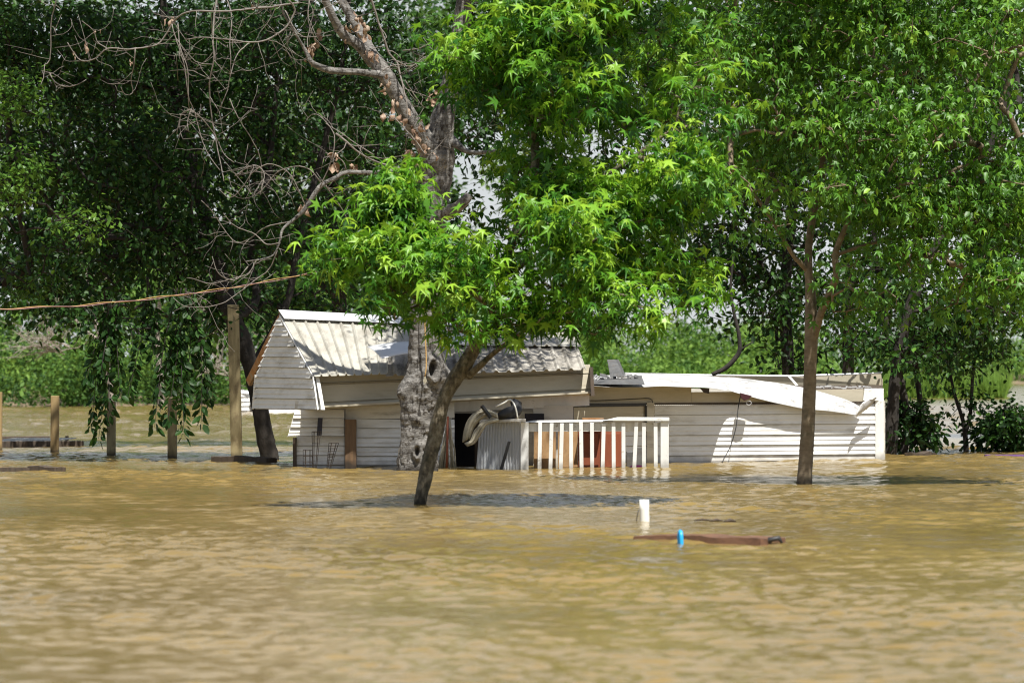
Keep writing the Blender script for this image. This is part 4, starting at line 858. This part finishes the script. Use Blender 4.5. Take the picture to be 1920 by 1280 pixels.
# unseen leafy crown added to the same tree above the frame, shading the roof
def shade_crown(root, trunkpts, lobes, nclus, nleaf, tpl, size, lmat, bmat, seed, spread=.16, tint_mu=.45, jag=.6, droop=(25, 25), name='crown'):
    g = np.random.default_rng(seed); C, cen = lobes_points(lobes, nclus, g)
    T0 = np.array([list(p) for p in trunkpts]); k = np.argmin(np.linalg.norm(T0[None] - C[:, None], axis=2) , axis=1)
    A = T0[k]; mid_ = (A + C) / 2 + g.normal(size=C.shape) * .1
    V1, Q1 = frusta(A, mid_, np.full(nclus, .012), np.full(nclus, .008)); V2, Q2 = frusta(mid_, C, np.full(nclus, .008), np.full(nclus, .004))
    np_mesh('branches', np.vstack([V1, V2]), np.vstack([Q1, Q2 + len(V1)]), bmat, root, smooth=True)
    n = nclus * nleaf; ci = np.repeat(np.arange(nclus), nleaf); off = g.normal(size=(n, 3)) * spread; az = g.random(n) * 6.283; ph = np.radians(g.normal(*droop, n))
    ax = np.stack([np.cos(az) * np.cos(ph), np.sin(az) * np.cos(ph), -np.sin(ph)], 1)
    tint = np.clip(g.normal(tint_mu, .2, nclus)[ci] + g.normal(0, .13, n), 0, 1)
    V, T, ti = leaf_cloud(tpl, C[ci] + off, ax, size * np.clip(g.normal(1, .2, n), .5, 1.5), g.normal(0, jag, n), tint); np_mesh(name, V, T, lmat, root, tint=ti)
shade_crown(gt, [x[:3] for x in gp[::12] if x[2] > 4], [(1030, -170, 45.0, 170, 110, 1.3), (1060, -280, 46.5, 200, 90, 1.2)], 230, 16, OVATE, .11, L_DARK, M['bark_grey'], 21, spread=.17)

# ------------------------------------------------------------------ sweetgum in front
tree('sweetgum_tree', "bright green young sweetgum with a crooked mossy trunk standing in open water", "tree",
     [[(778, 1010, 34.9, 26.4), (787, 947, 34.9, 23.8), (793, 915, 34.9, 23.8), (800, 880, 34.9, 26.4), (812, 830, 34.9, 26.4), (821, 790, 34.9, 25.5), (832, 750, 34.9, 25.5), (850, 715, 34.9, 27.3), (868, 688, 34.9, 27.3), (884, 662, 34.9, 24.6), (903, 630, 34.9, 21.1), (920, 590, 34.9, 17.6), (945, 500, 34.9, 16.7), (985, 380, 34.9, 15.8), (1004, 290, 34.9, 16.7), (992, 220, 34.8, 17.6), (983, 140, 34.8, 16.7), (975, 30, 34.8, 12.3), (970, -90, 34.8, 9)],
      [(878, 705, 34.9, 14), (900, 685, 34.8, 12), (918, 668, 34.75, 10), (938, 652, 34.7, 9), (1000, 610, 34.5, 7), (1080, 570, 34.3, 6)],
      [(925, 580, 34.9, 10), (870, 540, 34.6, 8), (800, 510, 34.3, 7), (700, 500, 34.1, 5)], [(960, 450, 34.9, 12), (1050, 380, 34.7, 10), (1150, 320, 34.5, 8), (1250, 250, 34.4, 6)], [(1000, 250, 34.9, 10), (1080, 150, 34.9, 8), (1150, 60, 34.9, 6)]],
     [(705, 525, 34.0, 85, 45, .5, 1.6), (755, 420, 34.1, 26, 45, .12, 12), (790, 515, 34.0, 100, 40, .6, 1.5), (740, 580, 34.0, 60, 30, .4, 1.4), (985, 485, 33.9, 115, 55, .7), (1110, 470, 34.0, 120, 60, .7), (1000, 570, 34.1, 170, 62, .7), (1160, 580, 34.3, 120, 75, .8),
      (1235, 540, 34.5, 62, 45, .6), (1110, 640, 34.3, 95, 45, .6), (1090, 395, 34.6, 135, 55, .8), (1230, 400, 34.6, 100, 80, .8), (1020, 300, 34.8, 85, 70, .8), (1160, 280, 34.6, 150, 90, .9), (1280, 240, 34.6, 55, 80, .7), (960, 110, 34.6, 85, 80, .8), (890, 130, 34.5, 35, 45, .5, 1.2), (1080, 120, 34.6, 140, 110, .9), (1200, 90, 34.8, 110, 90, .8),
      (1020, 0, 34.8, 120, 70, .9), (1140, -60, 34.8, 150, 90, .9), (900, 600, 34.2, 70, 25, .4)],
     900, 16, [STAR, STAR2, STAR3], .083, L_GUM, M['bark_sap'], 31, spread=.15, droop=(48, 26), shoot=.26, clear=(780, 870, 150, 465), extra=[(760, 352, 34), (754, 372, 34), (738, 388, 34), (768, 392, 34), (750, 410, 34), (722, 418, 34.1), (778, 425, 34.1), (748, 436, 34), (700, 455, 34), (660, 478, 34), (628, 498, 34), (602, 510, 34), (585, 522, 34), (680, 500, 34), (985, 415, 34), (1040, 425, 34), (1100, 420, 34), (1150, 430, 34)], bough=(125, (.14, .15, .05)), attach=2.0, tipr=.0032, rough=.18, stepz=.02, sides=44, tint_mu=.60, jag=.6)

# ------------------------------------------------------------------ maple on the right
tree('maple_tree', "tall straight-trunked maple in front of the sagging tin roof", "tree",
     [[(1508, 980, 41.1, 30), (1508, 908, 41.1, 29), (1512, 850, 41.1, 27), (1516, 780, 41.1, 25), (1519, 700, 41.1, 24), (1521, 640, 41.1, 25), (1521, 600, 41.1, 24), (1520, 550, 41.1, 20), (1516, 500, 41.1, 15), (1520, 430, 41.2, 14), (1545, 300, 41.3, 14), (1560, 150, 41.4, 12), (1570, 0, 41.5, 10), (1580, -200, 41.5, 6)],
      [(1525, 635, 41.1, 16), (1540, 585, 41, 14), (1556, 548, 40.9, 14), (1568, 515, 40.8, 13), (1568, 470, 40.8, 12), (1600, 400, 40.7, 10), (1660, 300, 40.6, 8)],
      [(1517, 510, 41.1, 11), (1500, 492, 41.05, 10), (1485, 475, 41, 8), (1440, 400, 40.8, 7), (1380, 320, 40.6, 5)], [(1600, 400, 40.7, 8), (1660, 380, 40.6, 7), (1750, 335, 40.5, 7), (1830, 300, 40.4, 6), (1920, 250, 40.3, 4)], [(1560, 480, 41, 8), (1640, 455, 40.8, 6), (1740, 440, 40.6, 4)]],
     [(1380, 380, 41.0, 95, 60, .7), (1430, 480, 41, 60, 50, .5, .6), (1420, 250, 41, 120, 90, .9), (1400, 100, 41, 140, 90, 1.0), (1560, 60, 41, 160, 100, 1.0), (1740, 60, 41, 150, 100, 1.0), (1890, 40, 40.8, 120, 90, 1.0), (1560, 210, 40.6, 160, 100, 1.0), (1700, 220, 40.5, 120, 80, .9), (1850, 240, 40.5, 120, 90, .9),
      (1520, 370, 40.6, 150, 75, .9), (1680, 350, 40.4, 140, 75, .9), (1830, 390, 40.4, 130, 80, .9), (1620, 460, 40.5, 110, 55, .7), (1750, 500, 40.5, 120, 65, .7, .8), (1890, 510, 40.5, 80, 65, .7), (1640, 590, 40.6, 75, 65, .5, .7), (1600, 640, 40.7, 45, 50, .4, .5), (1500, -80, 41, 260, 90, 1.2), (1780, -90, 41, 240, 90, 1.2), (1850, 600, 40.8, 70, 50, .5, .5)],
     1180, 20, [MAPLE, MAPLE2, ovate(.3, .3), ovate(.22, .5)], .066, L_MAPLE, M['bark_brown'], 41, spread=.16, droop=(45, 28), bough=(190, (.19, .19, .07)), attach=1.9, tipr=.0038, rough=.07, stepz=.03, sides=24, tint_mu=.52, jag=.9)

# ------------------------------------------------------------------ big dark trees on the left
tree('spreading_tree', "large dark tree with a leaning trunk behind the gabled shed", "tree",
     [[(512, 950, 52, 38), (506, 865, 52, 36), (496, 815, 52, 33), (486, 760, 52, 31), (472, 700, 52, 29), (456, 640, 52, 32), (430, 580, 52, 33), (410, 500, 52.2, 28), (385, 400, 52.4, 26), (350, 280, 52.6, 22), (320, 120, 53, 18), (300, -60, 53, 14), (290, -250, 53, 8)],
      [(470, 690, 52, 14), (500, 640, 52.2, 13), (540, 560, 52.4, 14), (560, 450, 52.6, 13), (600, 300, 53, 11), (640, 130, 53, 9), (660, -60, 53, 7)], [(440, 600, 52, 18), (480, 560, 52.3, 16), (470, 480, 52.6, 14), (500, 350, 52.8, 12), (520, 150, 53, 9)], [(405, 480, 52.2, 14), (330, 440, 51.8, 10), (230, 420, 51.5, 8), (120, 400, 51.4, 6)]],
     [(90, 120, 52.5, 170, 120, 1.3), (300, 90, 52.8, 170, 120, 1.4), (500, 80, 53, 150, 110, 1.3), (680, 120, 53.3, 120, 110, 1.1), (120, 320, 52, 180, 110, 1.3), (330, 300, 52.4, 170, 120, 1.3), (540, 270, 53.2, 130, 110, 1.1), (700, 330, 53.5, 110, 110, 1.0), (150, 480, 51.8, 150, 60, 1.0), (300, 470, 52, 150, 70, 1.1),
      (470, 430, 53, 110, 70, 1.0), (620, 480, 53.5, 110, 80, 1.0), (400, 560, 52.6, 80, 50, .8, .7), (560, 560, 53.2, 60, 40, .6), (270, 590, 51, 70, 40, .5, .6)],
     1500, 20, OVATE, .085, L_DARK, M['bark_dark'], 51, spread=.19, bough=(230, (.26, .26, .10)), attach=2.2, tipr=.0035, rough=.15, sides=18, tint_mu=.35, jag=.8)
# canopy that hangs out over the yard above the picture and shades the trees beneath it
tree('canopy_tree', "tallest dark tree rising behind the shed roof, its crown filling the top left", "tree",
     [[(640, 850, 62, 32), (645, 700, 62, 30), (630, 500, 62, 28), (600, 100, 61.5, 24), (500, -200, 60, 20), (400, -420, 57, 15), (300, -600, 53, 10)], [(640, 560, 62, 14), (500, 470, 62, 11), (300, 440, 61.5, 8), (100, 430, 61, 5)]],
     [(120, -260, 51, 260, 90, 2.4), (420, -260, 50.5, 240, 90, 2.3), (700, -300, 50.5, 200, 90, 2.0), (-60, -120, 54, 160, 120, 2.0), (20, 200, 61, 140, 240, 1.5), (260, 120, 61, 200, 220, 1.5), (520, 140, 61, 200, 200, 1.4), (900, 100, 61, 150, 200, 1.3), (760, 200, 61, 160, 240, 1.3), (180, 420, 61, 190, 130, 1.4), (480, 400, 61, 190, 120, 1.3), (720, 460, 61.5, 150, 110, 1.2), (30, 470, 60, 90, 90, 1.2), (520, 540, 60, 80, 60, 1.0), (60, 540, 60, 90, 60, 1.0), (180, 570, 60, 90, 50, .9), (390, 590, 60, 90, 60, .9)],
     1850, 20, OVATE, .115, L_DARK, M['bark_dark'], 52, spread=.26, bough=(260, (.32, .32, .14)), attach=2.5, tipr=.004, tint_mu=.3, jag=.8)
# hanging leafy sprays in front of the posts
def spray(px0, py0, d, ends, seed, label):
    g = np.random.default_rng(seed); root = thing('hanging_branch', P(px0, py0, d), label, "branch", "leafy sprays hanging over the posts"); mb = MB(); pos = []; ax = []
    for ex, ey in ends:
        p = smoothpath([(*P(px0 + g.normal() * 12, py0, d), .008), (*P(px0 * .45 + ex * .55 + g.normal() * 6, py0 * .55 + ey * .45, d + .1), .006), (*P(ex, ey, d + g.normal() * .15), .003)], .035)
        mb.tube([Vector(x[:3]) for x in p], [x[3] for x in p], 5)
        for k in range(2, len(p)):
            for r_ in range(2 if k > len(p) * .3 else 1):
                s = 1 if (k + r_) % 2 else -1; a = np.array([s * g.uniform(.15, 1.0), g.normal() * .4, -g.uniform(.3, 1.0)]); pos.append(p[k][:3] + a * .03); ax.append(a)
    mb.build('stem', M['bark_dark'], root, smooth=True); n = len(pos)
    V, T, ti = leaf_cloud(ovate(.27, .15), np.array(pos), np.array(ax), .105 * np.clip(g.normal(1, .25, n), .5, 1.4), g.normal(0, .9, n), np.clip(g.normal(.35, .2, n), 0, 1)); np_mesh('leaves', V, T, L_DARK, root, tint=ti)
spray(215, 560, 50.8, [(172, 800), (185, 822), (205, 775), (225, 745), (160, 720), (190, 690)], 61, "leafy spray drooping over the third short post")
spray(345, 540, 50.6, [(290, 800), (345, 815), (378, 790), (395, 755), (350, 740), (300, 730), (315, 785)], 62, "leafy spray drooping over the fourth short post")
spray(270, 520, 51.2, [(240, 740), (290, 680), (300, 640)], 63, "leafy spray drooping between the third and fourth short posts")
spray(420, 520, 52.4, [(405, 610), (385, 640)], 64, "thin spray drooping left of the tall post")

# light feathery branch at the left edge
tree('locust_tree', "lighter feathery-leaved young tree at the left picture edge", "tree", [[(-30, 852, 57, 14), (-25, 600, 57, 12), (-10, 350, 56.5, 9), (10, 150, 56, 6)]],
     [(20, 190, 50.5, 60, 60, .5), (30, 330, 50.3, 55, 60, .5, .8), (150, 420, 50.2, 70, 22, .3, .6), (40, 540, 52, 60, 40, .5, .3)], 130, 18, OVAL2, .075, L_LIGHT, M['bark_dark'], 66, spread=.13, attach=2, tint_mu=.55)

# ------------------------------------------------------------------ trees behind the home on the right
tree('ivy_clad_tree', "dark ivy-clad trunk rising behind the right part of the low home", "tree", [[(1478, 860, 58, 26), (1478, 700, 58, 24), (1472, 560, 58, 22), (1480, 450, 58, 20), (1500, 250, 58, 18), (1520, 0, 58, 14), (1530, -200, 58, 9)]],
     [(1470, 620, 57.9, 34, 80, .3, 5), (1465, 520, 57.9, 34, 50, .3, 4), (1400, 520, 58, 60, 60, .7), (1370, 500, 58, 60, 70, .7, 1.2), (1380, 580, 57.5, 40, 30, .5, 1.0), (1420, 420, 58, 110, 60, 1), (1400, 300, 58, 140, 90, 1.2), (1560, 300, 58, 140, 110, 1.2), (1420, 120, 58, 150, 110, 1.2), (1300, 220, 58.5, 120, 150, 1.2), (1580, 100, 58, 150, 110, 1.2), (1560, 480, 58, 70, 60, .8), (1580, 620, 58, 60, 60, .7, .8), (1250, 80, 59, 140, 120, 1.2), (1080, 200, 60, 150, 220, 1.3), (1150, 420, 60, 130, 110, 1.0)],
     900, 18, OVATE, .10, L_DARK, M['bark_dark'], 71, spread=.2, bough=(170, (.25, .25, .1)), attach=1.2, tipr=.004, tint_mu=.45, jag=.8)
tree('multi_stem_tree', "clump of dark leaning stems beside the white corner post", "tree",
     [[(1668, 870, 54.5, 26), (1672, 800, 54.5, 24), (1680, 700, 54.5, 22), (1700, 600, 54.5, 22), (1735, 500, 54.5, 22), (1780, 420, 54.5, 18), (1840, 320, 54.5, 14), (1900, 150, 54.5, 10)], [(1690, 868, 54.8, 16), (1700, 800, 54.8, 15), (1690, 720, 54.8, 14), (1660, 600, 55, 12), (1640, 450, 55, 10), (1630, 250, 55, 8)], [(1732, 862, 55, 12), (1728, 780, 55, 11), (1718, 690, 55, 10), (1712, 620, 55, 8)]],
     [(1700, 250, 55.5, 130, 120, 1.2), (1850, 150, 55.5, 140, 140, 1.2), (1880, 380, 55.3, 100, 120, 1.1), (1780, 560, 55, 110, 70, .8), (1690, 520, 55.3, 80, 80, .8), (1890, 590, 55, 80, 60, .7), (1640, 650, 54.6, 60, 45, .5, 2), (1720, 670, 54.6, 70, 40, .5, 2), (1790, 640, 55, 70, 40, .5, 1.5), (1760, 50, 55.5, 160, 110, 1.2)],
     760, 18, OVATE, .09, L_DARK, M['bark_dark'], 72, spread=.18, bough=(100, (.22, .22, .09)), attach=1.4, tint_mu=.55, jag=.8)
tree('background_tree', "broad dark tree far back between the low home roof and the right picture edge", "tree",
     [[(1590, 820, 68, 24), (1590, 600, 68, 22), (1585, 400, 68, 20), (1570, 150, 68, 14), (1560, -100, 68, 9)], [(1588, 560, 68, 12), (1450, 470, 68, 9), (1360, 420, 68, 6)], [(1588, 540, 68, 12), (1720, 450, 68, 9), (1850, 400, 68, 6)]],
     [(1330, 380, 68, 120, 100, 1.2), (1400, 470, 68, 80, 70, .9), (1460, 540, 68, 60, 50, .7), (1300, 120, 68, 160, 160, 1.4), (1550, 300, 68, 160, 160, 1.4), (1560, 60, 68, 180, 140, 1.4), (1620, 520, 68, 110, 90, 1.1), (1780, 320, 68, 160, 150, 1.4), (1800, 90, 68, 170, 150, 1.4), (1800, 540, 68, 140, 90, 1.2), (1930, 450, 68, 90, 150, 1.2), (1700, 640, 68, 80, 45, .8)],
     1150, 22, OVATE, .12, L_DARK, M['bark_dark'], 76, spread=.26, bough=(240, (.3, .3, .13)), attach=1.6, tipr=.004, tint_mu=.5, jag=.8)
tree('forked_sapling', "slim forked sapling standing in open water near the right picture edge", "tree",
     [[(1812, 858, 57, 10), (1810, 820, 57, 10), (1806, 790, 57, 8), (1790, 740, 57, 6), (1780, 690, 57, 5), (1770, 640, 57, 4)], [(1810, 815, 57, 8), (1820, 770, 57, 7), (1824, 700, 57, 6), (1832, 640, 57, 5), (1835, 560, 57, 4)]],
     [(1780, 640, 57, 50, 45, .4), (1840, 660, 57, 60, 40, .4), (1835, 600, 57, 60, 50, .5), (1780, 710, 57, 30, 25, .3, .5), (1820, 750, 57, 30, 22, .3, .6), (1785, 770, 57, 20, 15, .2, .4)], 110, 14, OVATE, .08, L_DARK, M['bark_dark'], 73, spread=.13, attach=.6, tint_mu=.6)
def bush(name, label, stems, lobes, nclus, nleaf, size, lm, seed, sp=.12, tm=.4):
    tree(name, label, "bush", stems, lobes, nclus, nleaf, OVATE, size, lm, M['bark_dark'], seed, spread=sp, attach=-1, tint_mu=tm, jag=.8, sides=8)
bush('leafy_bush', "dark bush growing around the thin stem right of the white corner post", [[(1705, 856, 55, 6), (1712, 800, 55, 5), (1722, 760, 55, 4)]], [(1715, 800, 55, 38, 42, .35), (1690, 770, 55, 26, 30, .3), (1735, 815, 55, 20, 22, .25), (1670, 820, 54.6, 12, 30, .2)], 85, 16, .09, L_DARK, 74)
bush('leafy_bush', "wide dark bush in the water under the feathery twigs at the picture edge", [[(1880, 850, 57, 6), (1878, 800, 57, 5), (1885, 760, 57, 4)]], [(1885, 820, 57, 60, 32, .5), (1900, 790, 57, 45, 30, .4), (1860, 800, 57, 28, 24, .3)], 120, 16, .09, L_DARK, 75)
# bare branch above the low roof
mb = MB(); p = pxpath([(1335, 702, 52.8, 8), (1360, 690, 52.8, 9), (1378, 672, 52.8, 9), (1387, 655, 52.8, 8), (1384, 620, 52.8, 7), (1376, 585, 52.8, 6), (1370, 540, 52.8, 5), (1375, 480, 52.8, 4)], .04); mb.tube([Vector(x[:3]) for x in p], [x[3] for x in p], 8)
p = pxpath([(1387, 656, 52.8, 4), (1400, 648, 52.8, 3), (1412, 640, 52.8, 2)], .04); mb.tube([Vector(x[:3]) for x in p], [x[3] for x in p], 6)
tag(mb.build('bare_branch', M['bark_dark'], smooth=True), "dark bare branch curving up from behind the sagging tin roof", "branch")

# ------------------------------------------------------------------ far side of the water
def mass(name, label, boxes, n, size, lm, seed, tint_mu=.5):
    """boxes: (px0,px1,py_top,d0,d1,weight): foliage from the bank up to a bumpy top"""
    g = np.random.default_rng(seed); pos = []; tn = []
    wts = np.array([(b[1] - b[0]) * (765 - b[2]) * b[5] for b in boxes], float); wts /= wts.sum()
    for b, m_ in zip(boxes, (wts * n).astype(int)):
        nb = max(8, int(m_ / 330)); k = g.integers(0, nb, m_)
        bx = g.uniform(b[0], b[1], nb); bd = g.uniform(b[3], b[4], nb); bt = g.uniform(0, 1, nb) ** .8; bti = np.clip(g.normal(tint_mu, .3, nb), 0, 1)
        zt = CAM_H + (HZ - b[2]) / FPX * bd; r = g.uniform(.6, 1.45, nb) * (bd / 125)
        c = np.stack([(bx - 960) / FPX * bd, bd, np.maximum(bt * (zt - r), .2)], 1)
        u = g.normal(size=(m_, 3)); u /= np.linalg.norm(u, axis=1, keepdims=True); u *= (g.random(m_) ** .3)[:, None]
        pos.append(c[k] + u * r[k][:, None] * [1, 1, .85]); tn.append(np.clip(bti[k] + g.normal(0, .15, m_), 0, 1))
    pos = np.vstack(pos); tn = np.concatenate(tn); n = len(pos); az = g.random(n) * 6.283; ph = np.radians(g.normal(20, 30, n))
    ax = np.stack([np.cos(az) * np.cos(ph), np.sin(az) * np.cos(ph), -np.sin(ph)], 1)
    V, T, ti = leaf_cloud(OVAL2, pos, ax, size * np.clip(g.normal(1, .25, n), .5, 1.6), g.normal(0, .7, n), tn)
    return tag(np_mesh(name, V, T, lm, tint=ti), label, "foliage", kind='stuff')
mass('bank_undergrowth', "sunlit shrubs along the far left bank", [(-500, 620, 665, 121, 127, 1.6), (-500, 520, 600, 128, 136, 1.3)], 46000, .15, L_FAR, 81, .48)
mass('far_left_woods', "tall woods rising behind the far left bank", [(-500, 900, 470, 138, 150, 1.6), (-500, 900, 250, 145, 160, 1), (-200, 900, 0, 150, 175, 1), (-200, 1100, -300, 160, 180, .9)], 150000, .24, L_FAR, 82, .42)
mass('far_centre_woods', "pale green scrub far behind the low home", [(700, 1520, 572, 172, 182, 2.4), (1050, 1700, 645, 166, 172, 1.6), (900, 1300, 560, 200, 215, .6)], 76000, .18, L_FAR, 83, .78)
mass('far_right_woods', "hazy green woods beyond the open water on the right", [(1450, 2100, 610, 305, 330, 1), (1450, 2100, 560, 330, 350, .8)], 24000, .34, L_FAR, 84, .6)
def grassy(name, label, px0, px1, d0, d1, h, n, seed):
    g = np.random.default_rng(seed); px = g.uniform(px0, px1, n); d = g.uniform(d0, d1, n); pos = np.stack([(px - 960) / FPX * d, d, np.full(n, -.02)], 1)
    ax = np.stack([g.normal(0, .25, n), g.normal(0, .25, n), np.ones(n)], 1)
    tpl = (np.array([(0, -.05, 0), (0, .05, 0), (1, 0, .06)], float), np.array([(0, 1, 2)]))
    V, T, ti = leaf_cloud(tpl, pos, ax, h * np.clip(g.normal(1, .3, n), .4, 1.6), g.random(n) * 6.28, np.clip(g.normal(.97, .12, n), 0, 1)); return tag(np_mesh(name, V, T, L_FAR, tint=ti), label, "grass", kind='stuff')
grassy('marsh_grass', "tall bright marsh grass on the low bank at right", 1630, 1885, 160, 172, .70, 22000, 85)
# pale-trunked trees on the far left bank
for i, (tr, lab) in enumerate((([[(212, 768, 121, 15), (208, 720, 121, 14), (198, 680, 121, 14), (192, 640, 121, 12), (175, 590, 121, 8), (160, 500, 121, 5)], [(198, 675, 121, 10), (215, 620, 121, 7), (225, 560, 121, 5)], [(190, 640, 121, 6), (150, 610, 121, 4), (120, 560, 121, 3)]], "pale forked trunk on the far bank behind the second and third short posts"),
                            ([[(302, 766, 123, 13), (300, 700, 123, 12), (295, 640, 123, 10), (300, 560, 123, 7), (310, 450, 123, 4)]], "single pale trunk on the far bank behind the fourth short post"),
                            ([[(390, 764, 126, 9), (388, 700, 126, 8), (380, 640, 126, 6), (385, 540, 126, 4)], [(400, 764, 126, 7), (410, 690, 126, 6), (425, 620, 126, 4), (440, 560, 126, 3)]], "slim pale double-stemmed tree on the far bank beside the tall post"))):
    tree('pale_tree', lab, "tree", tr, [(tr[0][-1][0], tr[0][-1][1] - 40, 123, 60, 90, 1.2), (tr[0][-1][0] + 30, tr[0][-1][1] + 60, 123, 50, 50, 1)], 60, 20, OVAL2, .16, L_FAR, M['bark_pale'], 90 + i, group="pale trees on the far left bank", spread=.35, attach=2.5, tipr=.009, tint_mu=.4)
    
def bare_brush(px, py, d, n, seed, label):
    g = np.random.default_rng(seed); mb = MB()
    for k in range(n):
        o_ = P(px + g.normal() * 12, py + g.normal() * 8, d); dr = Vector((g.normal() - .6, g.normal() * .4, g.uniform(-.1, 1))).normalized(); q = [o_]; L_ = g.uniform(.6, 1.9)
        for j in range(7): dr = (dr + Vector(g.normal(size=3)) * .16).normalized(); q.append(q[-1] + dr * L_ / 7)
        mb.tube(q, [.016 * (1 - j * .11) for j in range(8)], 4)
        for s in range(3):
            a = q[2 + s]; d2 = (dr + Vector(g.normal(size=3)) * .6).normalized(); mb.tube([a, a + d2 * .3, a + d2 * .55 + Vector((0, 0, .06))], [.008, .006, .004], 4)
    return tag(mb.build('bare_shrub', M['bark_pale']), label, "shrub", "leafless pale shrubs on the far bank")
bare_brush(110, 650, 119, 26, 1, "pale leafless shrub reaching left above the sunlit bank")
bare_brush(150, 560, 119, 22, 2, "pale leafless shrub tangled under the rope")
bare_brush(420, 690, 122, 18, 3, "pale leafless shrub left of the tall post")
bare_brush(560, 650, 122, 12, 5, "pale leafless shrub hidden behind the shed gable")
mk = MB(); mk.box(P(1866, 722, 290), Vector((W(5, 290), 0, 0)), Vector((0, 0, W(16, 290))), Vector((0, .1, 0))); tag(mk.build('marker_post', M['bottle']), "tiny yellow marker post far across the open water", "marker post")
